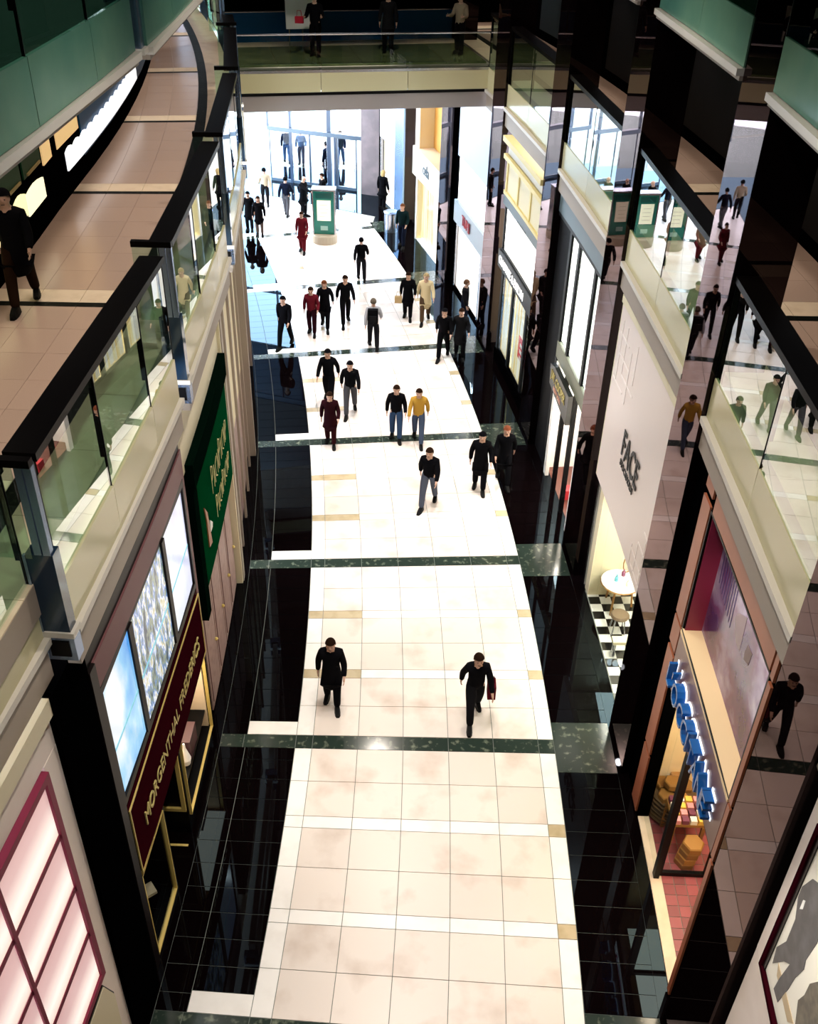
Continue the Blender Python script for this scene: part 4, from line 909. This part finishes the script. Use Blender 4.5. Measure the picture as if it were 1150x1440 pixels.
# ------------------------------------------------------------------ people
def skin(name, verts, edges, roots, sub=1):
    """one continuous surface grown round connected joints; verts = (x, y, z, rx, ry)"""
    me = bpy.data.meshes.new(name); me.from_pydata([v[:3] for v in verts], edges, [])
    o = bpy.data.objects.new(name, me); COL.objects.link(o)
    m = o.modifiers.new('s', 'SKIN'); m.use_smooth_shade = True
    sv = me.skin_vertices[0].data
    for i, v in enumerate(verts): sv[i].radius = (v[3], v[4] if len(v) > 4 else v[3]); sv[i].use_root = i in roots
    if sub: o.modifiers.new('d', 'SUBSURF').levels = sub
    bpy.context.view_layer.update()
    r = bpy.data.meshes.new_from_object(o.evaluated_get(bpy.context.evaluated_depsgraph_get())); r.name = name
    bpy.data.objects.remove(o); bpy.data.meshes.remove(me); return r
def pose_joints(p):
    J = {}; ln = p.get('lean', 0)
    J['pelvis'] = Vector((0, 0, .95)); J['waist'] = Vector((0, .02+ln*.3, 1.08)); J['chest'] = Vector((0, .02+ln*.75, 1.27)); J['collar'] = Vector((0, .01+ln, 1.40))
    J['neck'] = J['collar']+Vector((0, .01+ln*.2, .10)); J['head'] = J['neck']+Vector((0, .025+ln*.1, .11)); J['crown'] = J['head']+Vector((0, .005, .10))
    for s, S in (('L', -1), ('R', 1)):
        st = p.get('leg'+s, (0, 0)); # foot forward offset, lift
        hip = Vector((.09*S, 0, .92)); foot = Vector((.10*S, st[0], .075+st[1]))
        mid = (hip+foot)/2; kn = mid+Vector((.005*S, .03+.18*max(0, st[1])+.05*abs(st[0]), .02))
        J['hip'+s], J['knee'+s], J['ankle'+s] = hip, kn, foot
        J['toe'+s] = foot+Vector((.02*S, .15, -.045-(.05 if st[0] < -.1 else 0)))
        sh = J['collar']+Vector((.165*S, -.01, -.015)); ar = p.get('arm'+s, (0, 0))
        sw, bend = ar[0], ar[1]; out = .07 if len(ar) < 3 else ar[2]
        el = sh+Vector((out*S, .29*sin(sw), -.28*cos(sw))); wr = el+Vector((.01*S, .25*sin(sw+bend), -.25*cos(sw+bend)))
        J['sh'+s], J['el'+s], J['wr'+s] = sh, el, wr
        J['palm'+s] = wr+(wr-el).normalized()*.085
    return J
def make_body(p):
    J = pose_joints(p); V = []; Ed = []; ix = {}
    def v(n, rx, ry=None, par=None, co=None):
        c = co if co is not None else J[n]; ix[n] = len(V); V.append((*c, rx, ry or rx))
        if par is not None: Ed.append((ix[par], ix[n]))
    v('pelvis', .135, .10); v('waist', .125, .095, 'pelvis'); v('chest', .15, .11, 'waist'); v('collar', .09, .08, 'chest'); v('neck', .053, None, 'collar')
    v('jaw', .066, .075, 'neck', J['neck']+Vector((0, .03, .055))); v('head', .078, .095, 'jaw'); v('crown', .055, .065, 'head')
    v('nose', .012, None, 'head', J['head']+Vector((0, .112, -.02)))
    for s, S in (('L', -1), ('R', 1)):
        v('ear'+s, .014, None, 'head', J['head']+Vector((.085*S, -.005, -.01)))
        v('sh'+s, .062, None, 'collar'); v('el'+s, .043, None, 'sh'+s); v('wr'+s, .027, None, 'el'+s); v('palm'+s, .030, .016, 'wr'+s)
        v('hip'+s, .092, None, 'pelvis'); v('knee'+s, .058, None, 'hip'+s); v('ankle'+s, .038, None, 'knee'+s); v('toe'+s, .022, .018, 'ankle'+s)
    roots = {0}
    for s, S in (('L', -1), ('R', 1)):      # five fingers, each its own chain rooted in the palm
        w_, pm = J['wr'+s], J['palm'+s]; d = (pm-w_).normalized(); side = Vector((0, 1, 0)) if abs(d.y) < .7 else Vector((0, 0, 1)); side = (side-d*side.dot(d)).normalized(); inn = Vector((-S, 0, 0))
        for k_, (off, L) in enumerate(((-.028, .055), (-.009, .072), (.010, .078), (.028, .068), (.036, .05))):
            b0 = len(V); base = pm-d*(.02 if k_ < 4 else .055)+side*off; dd = d if k_ < 4 else (d*.7+side*.7).normalized()
            V.append((*base, .0085)); V.append((*(base+dd*(L*.6)), .0085)); V.append((*(base+dd*(L*1.05)+inn*.018), .007)); Ed += [(b0, b0+1), (b0+1, b0+2)]; roots.add(b0)
    return skin('body', V, Ed, roots)
def make_top(p, long):
    J = pose_joints(p); V = []; Ed = []
    def v(c, rx, ry=None, par=None):
        V.append((*c, rx, ry or rx));
        if par is not None: Ed.append((par, len(V)-1))
        return len(V)-1
    a = v(J['pelvis']+Vector((0, 0, -.13)), .190, .15); b = v(J['waist'], .16, .125, a); c = v(J['chest'], .18, .135, b); d = v(J['collar']+Vector((0, 0, -.01)), .125, .10, c); v(J['neck']-Vector((0, 0, .01)), .066, .066, d)
    for s in 'LR':
        e = v(J['sh'+s], .082, None, d); f = v(J['el'+s], .064, None, e); v(J['wr'+s]-(J['wr'+s]-J['el'+s])*.05, .050, None, f)
    if long:
        fl_ = (J['ankleL'].y+J['ankleR'].y)/2; sp = abs(J['ankleL'].y-J['ankleR'].y)
        g = v(Vector((0, fl_*.3, .70)), .195, .15+sp*.12, a); v(Vector((0, fl_*.5, .45)), .21, .165+sp*.18, g)
    return skin('coat' if long else 'jacket', V, Ed, {0})
def make_trousers(p):
    J = pose_joints(p); V = []; Ed = []
    V.append((*J['pelvis'], .165, .13)); V.append((*J['waist'], .14, .108)); Ed.append((0, 1))
    for s in 'LR':
        i = len(V); V += [(*J['hip'+s], .122), (*J['knee'+s], .084), (*(J['ankle'+s]-Vector((0, 0, .005))), .070)]; Ed += [(0, i), (i, i+1), (i+1, i+2)]
    return skin('trousers', V, Ed, {0})
def make_shoe(p, s):
    J = pose_joints(p); a, t_ = J['ankle'+s], J['toe'+s]; b = MB(); d = t_-a; d.z = 0; d.normalize(); sd = Vector((d.y, -d.x, 0)); z0 = a.z-.075
    pr = [(-.085, .042, .10), (0, .052, .135), (.08, .056, .105), (.17, .048, .075), (.215, .026, .05)]; vs = []
    for y, wv, h in pr:
        c = a+d*y; vs += [Vector((c.x, c.y, z0))-sd*wv, Vector((c.x, c.y, z0))+sd*wv, Vector((c.x, c.y, z0+h))+sd*wv*.7, Vector((c.x, c.y, z0+h))-sd*wv*.7]
    fs = [(0, 1, 2, 3)]+[(4*j+i, 4*j+(i+1) % 4, 4*j+4+(i+1) % 4, 4*j+4+i) for j in range(4) for i in range(4)]+[(19, 18, 17, 16)]
    me = bpy.data.meshes.new('shoe'); me.from_pydata(vs, [], fs); return me
def make_hair(p, long):
    J = pose_joints(p); h = J['head']; b = MB(); vs = []; fs = []; n, m_ = 14, 7
    for j in range(m_+1):
        ph = (PI*.60 if not long else PI*.80)*j/m_
        for i in range(n):
            t_ = 2*PI*i/n; x, y, z = sin(ph)*cos(t_), sin(ph)*sin(t_), cos(ph)
            if y > .35: z = max(z, .28)          # hairline above the forehead
            k_ = 1.0 if not long else 1.08
            vs.append(h+Vector((x*.096*k_, y*.108-.012, z*.118+.02-(0 if not long or y > .2 else .05*(1-z)))))
    for j in range(m_):
        for i in range(n): k_ = (i+1) % n; fs.append((j*n+i, j*n+k_, (j+1)*n+k_, (j+1)*n+i))
    me = bpy.data.meshes.new('hair'); me.from_pydata(vs, [], fs); me.polygons.foreach_set('use_smooth', [True]*len(me.polygons)); return me
def make_eyes(p):
    J = pose_joints(p); b = MB()
    for S in (-1, 1): b.lathe(J['head']+Vector((.032*S, .086, .005)), [(.004, -.009), (.011, 0), (.004, .009)], 8)
    b.box(J['head']+Vector((0, .094, -.062)), (1, 0, 0), (0, 1, 0), (.045, .012, .008))
    me = bpy.data.meshes.new('face_features'); me.from_pydata(b.v, [], b.f); return me
POSES = {
 'walk_a': dict(legL=(.30, 0), legR=(-.28, .07), armL=(-.45, .25), armR=(.40, .45)),
 'walk_b': dict(legL=(-.26, .06), legR=(.28, 0), armL=(.42, .4), armR=(-.4, .2), lean=.03),
 'walk_c': dict(legL=(.14, 0), legR=(-.14, .03), armL=(.15, .9), armR=(-.2, .3)),
 'stand': dict(legL=(.03, 0), legR=(-.03, 0), armL=(.05, .15), armR=(.08, .25)),
 'point': dict(legL=(.03, 0), legR=(-.03, 0), armL=(.05, .15), armR=(1.1, .2)),
 'carry': dict(legL=(.05, 0), legR=(-.05, 0), armL=(.2, 1.5), armR=(.25, 1.4)),
 'rail': dict(legL=(.05, 0), legR=(-.10, 0), armL=(.7, .7), armR=(.7, .8), lean=.12)}
PM = {}
def pm(kind, pose, *a):
    key = (kind, pose)+a
    if key not in PM:
        p = POSES[pose]
        PM[key] = {'body': make_body, 'top': make_top, 'trousers': make_trousers, 'shoe': make_shoe, 'hair': make_hair, 'eyes': make_eyes}[kind](p, *a)
    return PM[key]
M_SKIN = mat('skin', (.55, .33, .24), .5); M_EYE = mat('dark_features', (.05, .02, .02), .4); M_SHOE = mat('black_leather', (.004, .004, .004), .5, spec=.06)
def cloth(c): return mat('cloth_%02x%02x%02x' % tuple(int(255*x) for x in c), tuple(.6*x for x in c) if max(c) < .05 else c, .9, spec=.03)
def person(label, x, y, face, pose, top, legs, hair, h=1.72, long=False, lh=False, z=0, group=None, bare=False):
    """face: heading in degrees, 0 looks along +Y"""
    t = bpy.data.objects.new('person', None); COL.objects.link(t); t.location = (x, y, z); t.rotation_euler = (0, 0, math.radians(face))
    s = h/1.74; t.scale = (s*1.06, s*1.06, s); ORG[t.name] = Vector((x, y, z)); tag(t, label, 'person', group)
    def put(me, name, m):
        o = bpy.data.objects.new(name, me); COL.objects.link(o); o.parent = t
        if not me.materials: me.materials.append(m)
        o.material_slots[0].link = 'OBJECT'; o.material_slots[0].material = m; return o
    bd = put(pm('body', pose), 'body', M_SKIN); put(pm('eyes', pose), 'face_features', M_EYE)
    put(pm('top', pose, long), 'coat' if long else 'jacket', cloth(top))
    put(pm('trousers', pose), 'trousers', cloth(legs))
    for q in 'LR': put(pm('shoe', pose, q), 'shoe', M_SHOE)
    if hair: put(pm('hair', pose, lh), 'hair', cloth(hair))
    return t
BLK = (.006, .006, .008); CHAR = (.015, .015, .018); NAVY = (.008, .012, .03); JEAN = (.03, .06, .13); BRN = (.03, .014, .008); RED = (.10, .008, .014); BLOND = (.45, .33, .15); GREY = (.30, .30, .32); DGREY = (.06, .06, .07)
def bag(label, x, y, z, sz, c, name='handbag'):
    b = thing(name, label, 'bag', (x, y, z)); o = Vector((x, y, z))
    MB().box(o+Z*sz[2]/2, (1, 0, 0), (0, 1, 0), sz).build('bag_body', cloth(c), b)
    MB().tube([o+Vector((-sz[0]*.3, 0, sz[2])), o+Vector((-sz[0]*.2, 0, sz[2]+.16)), o+Vector((sz[0]*.2, 0, sz[2]+.16)), o+Vector((sz[0]*.3, 0, sz[2]))], .012).build('strap', cloth(c), b)
person('person in a beige jacket with dark hair behind the long-coated woman', -6.91, 44.5, 10, 'walk_c', (.42, .34, .24), CHAR, BLK)
person('woman in a long black coat and bare legs standing by the left wall', -6.65, 40.8, 180, 'stand', BLK, (.10, .07, .06), BRN, 1.68, True, True)
person('person in black half hidden by the left wall behind the long-coated woman', -7.15, 41.3, 175, 'stand', BLK, BLK, BLK, 1.7, True)
person('person in a dark blue jacket walking to the glass doors', -5.81, 43.2, -5, 'walk_a', NAVY, DGREY, BLK, 1.75)
person('balding man in a long black overcoat reaching towards the directory kiosk', -5.05, 43.2, -110, 'point', BLK, BLK, None, 1.84, True)
person('brown-haired person in dark clothes behind the directory kiosk', -4.25, 44.0, 120, 'stand', BLK, BLK, BRN, 1.72)
person('person in a dark red coat walking in front of the kiosk', -4.65, 39.0, 170, 'walk_c', RED, RED, BRN, 1.7, True)
person('person in a black jacket walking on the dark floor at far left', -4.32, 30.4, 165, 'walk_b', BLK, BLK, BLK, 1.84)
person('person in a dark red jacket walking left of the pair in black', -3.53, 31.4, 175, 'walk_c', RED, (.03, .006, .01), BRN, 1.74)
person('reddish-haired person in a black coat beside the dark red jacket', -3.12, 31.9, 180, 'walk_a', BLK, BLK, (.16, .05, .02), 1.78, True)
person('person in a black jacket and black trousers striding in the middle of the row', -2.44, 32.3, 190, 'walk_b', BLK, BLK, BRN, 1.84)
person('slim person in black walking away beyond the middle row', -2.1, 36.2, 5, 'walk_a', BLK, CHAR, BLK, 1.72)
person('person in a pale grey jacket with black backpack walking away', -1.37, 30.4, 5, 'walk_a', GREY, CHAR, (.10, .08, .06), 1.8)
bp = thing('backpack', 'black backpack worn over the pale grey jacket', 'backpack', (-1.38, 30.22, 1.1))
MB().box((-1.38, 30.22, 1.28), (1, 0, 0), (0, 1, 0), (.34, .16, .46)).build('pack', cloth(BLK), bp); MB().box((-1.38, 30.12, 1.20), (1, 0, 0), (0, 1, 0), (.24, .06, .22)).build('pocket', cloth(CHAR), bp)
person('person in a long black coat with a tan bag beside the cream coat', -.26, 32.9, 175, 'walk_c', BLK, BLK, BRN, 1.76, True)
bag('tan shoulder bag beside the long black coat', -.60, 32.85, .62, (.26, .12, .24), (.50, .36, .18))
person('person in a pale cream coat right of the black-coated walker', .36, 32.7, 180, 'walk_b', (.66, .55, .34), (.08, .05, .03), (.40, .30, .16), 1.84, True)
person('blonde woman in a long black coat seen from behind near the entrance pier', -1.62, 44.6, -30, 'stand', BLK, BLK, BLOND, 1.74, True, True)
person('person in dark teal standing beside the litter bin', -.62, 39.9, 160, 'walk_c', (.006, .02, .024), NAVY, (.12, .05, .025), 1.84)
person('person in a black jacket left of the pair walking on the middle path', -2.55, 26.6, 175, 'walk_a', BLK, BLK, BLK, 1.84)
person('person in a dark maroon coat walking behind the left pair', -2.30, 24.2, 178, 'walk_c', (.03, .005, .008), (.04, .008, .01), BRN, 1.72, True)
person('person in a black jacket and grey trousers, right of the left pair', -1.85, 26.0, 180, 'walk_b', BLK, DGREY, BLK, 1.8)
person('person in a black jacket and blue jeans, centre of the path', -.45, 24.6, 180, 'walk_c', BLK, JEAN, BRN, 1.78)
person('person with a mustard yellow top and blue-grey trousers', .19, 24.5, 178, 'walk_a', (.42, .24, .04), (.05, .07, .12), BRN, 1.74)
person('person in a black jacket and slate trousers walking alone in mid path', .50, 21.3, 165, 'walk_b', BLK, (.07, .08, .11), BRN, 1.82)
person('person in a long black coat near the right path edge', 1.86, 22.1, 175, 'walk_c', BLK, BLK, BLK, 1.84, True)
person('reddish-haired person in a black coat on the dark floor at right', 2.52, 22.5, 180, 'walk_a', BLK, BLK, (.20, .06, .03), 1.80, True)
person('person in a black coat nearest the viewer on the left half of the path', -1.45, 14.15, 180, 'walk_c', BLK, BLK, BRN, 1.82, True)
person('person in a black jacket nearest the viewer on the right half of the path', 1.42, 13.9, 185, 'walk_b', BLK, CHAR, BRN, 1.82)
bag('dark red bag beside the nearest black jacket on the right', 1.74, 13.95, .60, (.16, .28, .34), (.09, .006, .014))
person('person in a black coat right of the path under the luggage shop', .98, 29.9, 170, 'walk_b', BLK, BLK, BLK, 1.8)
person('person in a long dark coat beside the right path edge near the luggage shop', 1.52, 29.9, 178, 'walk_c', CHAR, BLK, BRN, 1.8, True)
person('brown-haired person in dark clothes looking into the luggage shop window', 1.72, 32.35, -100, 'stand', CHAR, NAVY, (.10, .05, .03), 1.76)
person('person in a large black coat walking on the left first gallery floor', -5.95, 14.1, 190, 'walk_b', BLK, BRN, BLK, 1.82, True, z=8.6)
person('person in black on the left gallery beyond the footbridge', -10.0, 42.6, 160, 'walk_c', BLK, BLK, BRN, 1.75, z=8.6)
person('person in black holding something red at the footbridge rail', -3.3, 33.1, 175, 'carry', BLK, BLK, BRN, 1.74, z=8.6)
bag('small red bag held at the footbridge rail', -3.75, 32.85, 9.55, (.26, .14, .18), (.45, .02, .04))
person('person in a dark grey coat standing mid footbridge', -1.1, 33.9, 180, 'stand', CHAR, BLK, BRN, 1.74, True, z=8.6)
person('person in a patterned cream jumper at the right end of the footbridge', 1.15, 34.0, 150, 'carry', (.30, .24, .17), BLK, BRN, 1.72, z=8.6)
person('person in a blue-black jacket outside the glass, leftmost of four', -6.72, 51.2, 10, 'walk_a', NAVY, JEAN, BLK, 1.76, z=-.02)
person('person in a slate jacket outside the glass, second of four from the left', -5.97, 51.0, 180, 'walk_c', (.05, .08, .14), (.03, .03, .05), BRN, 1.74, z=-.02)
person('person in a long dark coat outside by the thick mullion', -4.45, 48.6, 60, 'stand', NAVY, NAVY, BLK, 1.84, True, z=-.02)
person('person in a dark jacket outside the glass, rightmost of four', -3.98, 51.0, 175, 'walk_b', NAVY, (.02, .04, .09), BRN, 1.76, z=-.02)
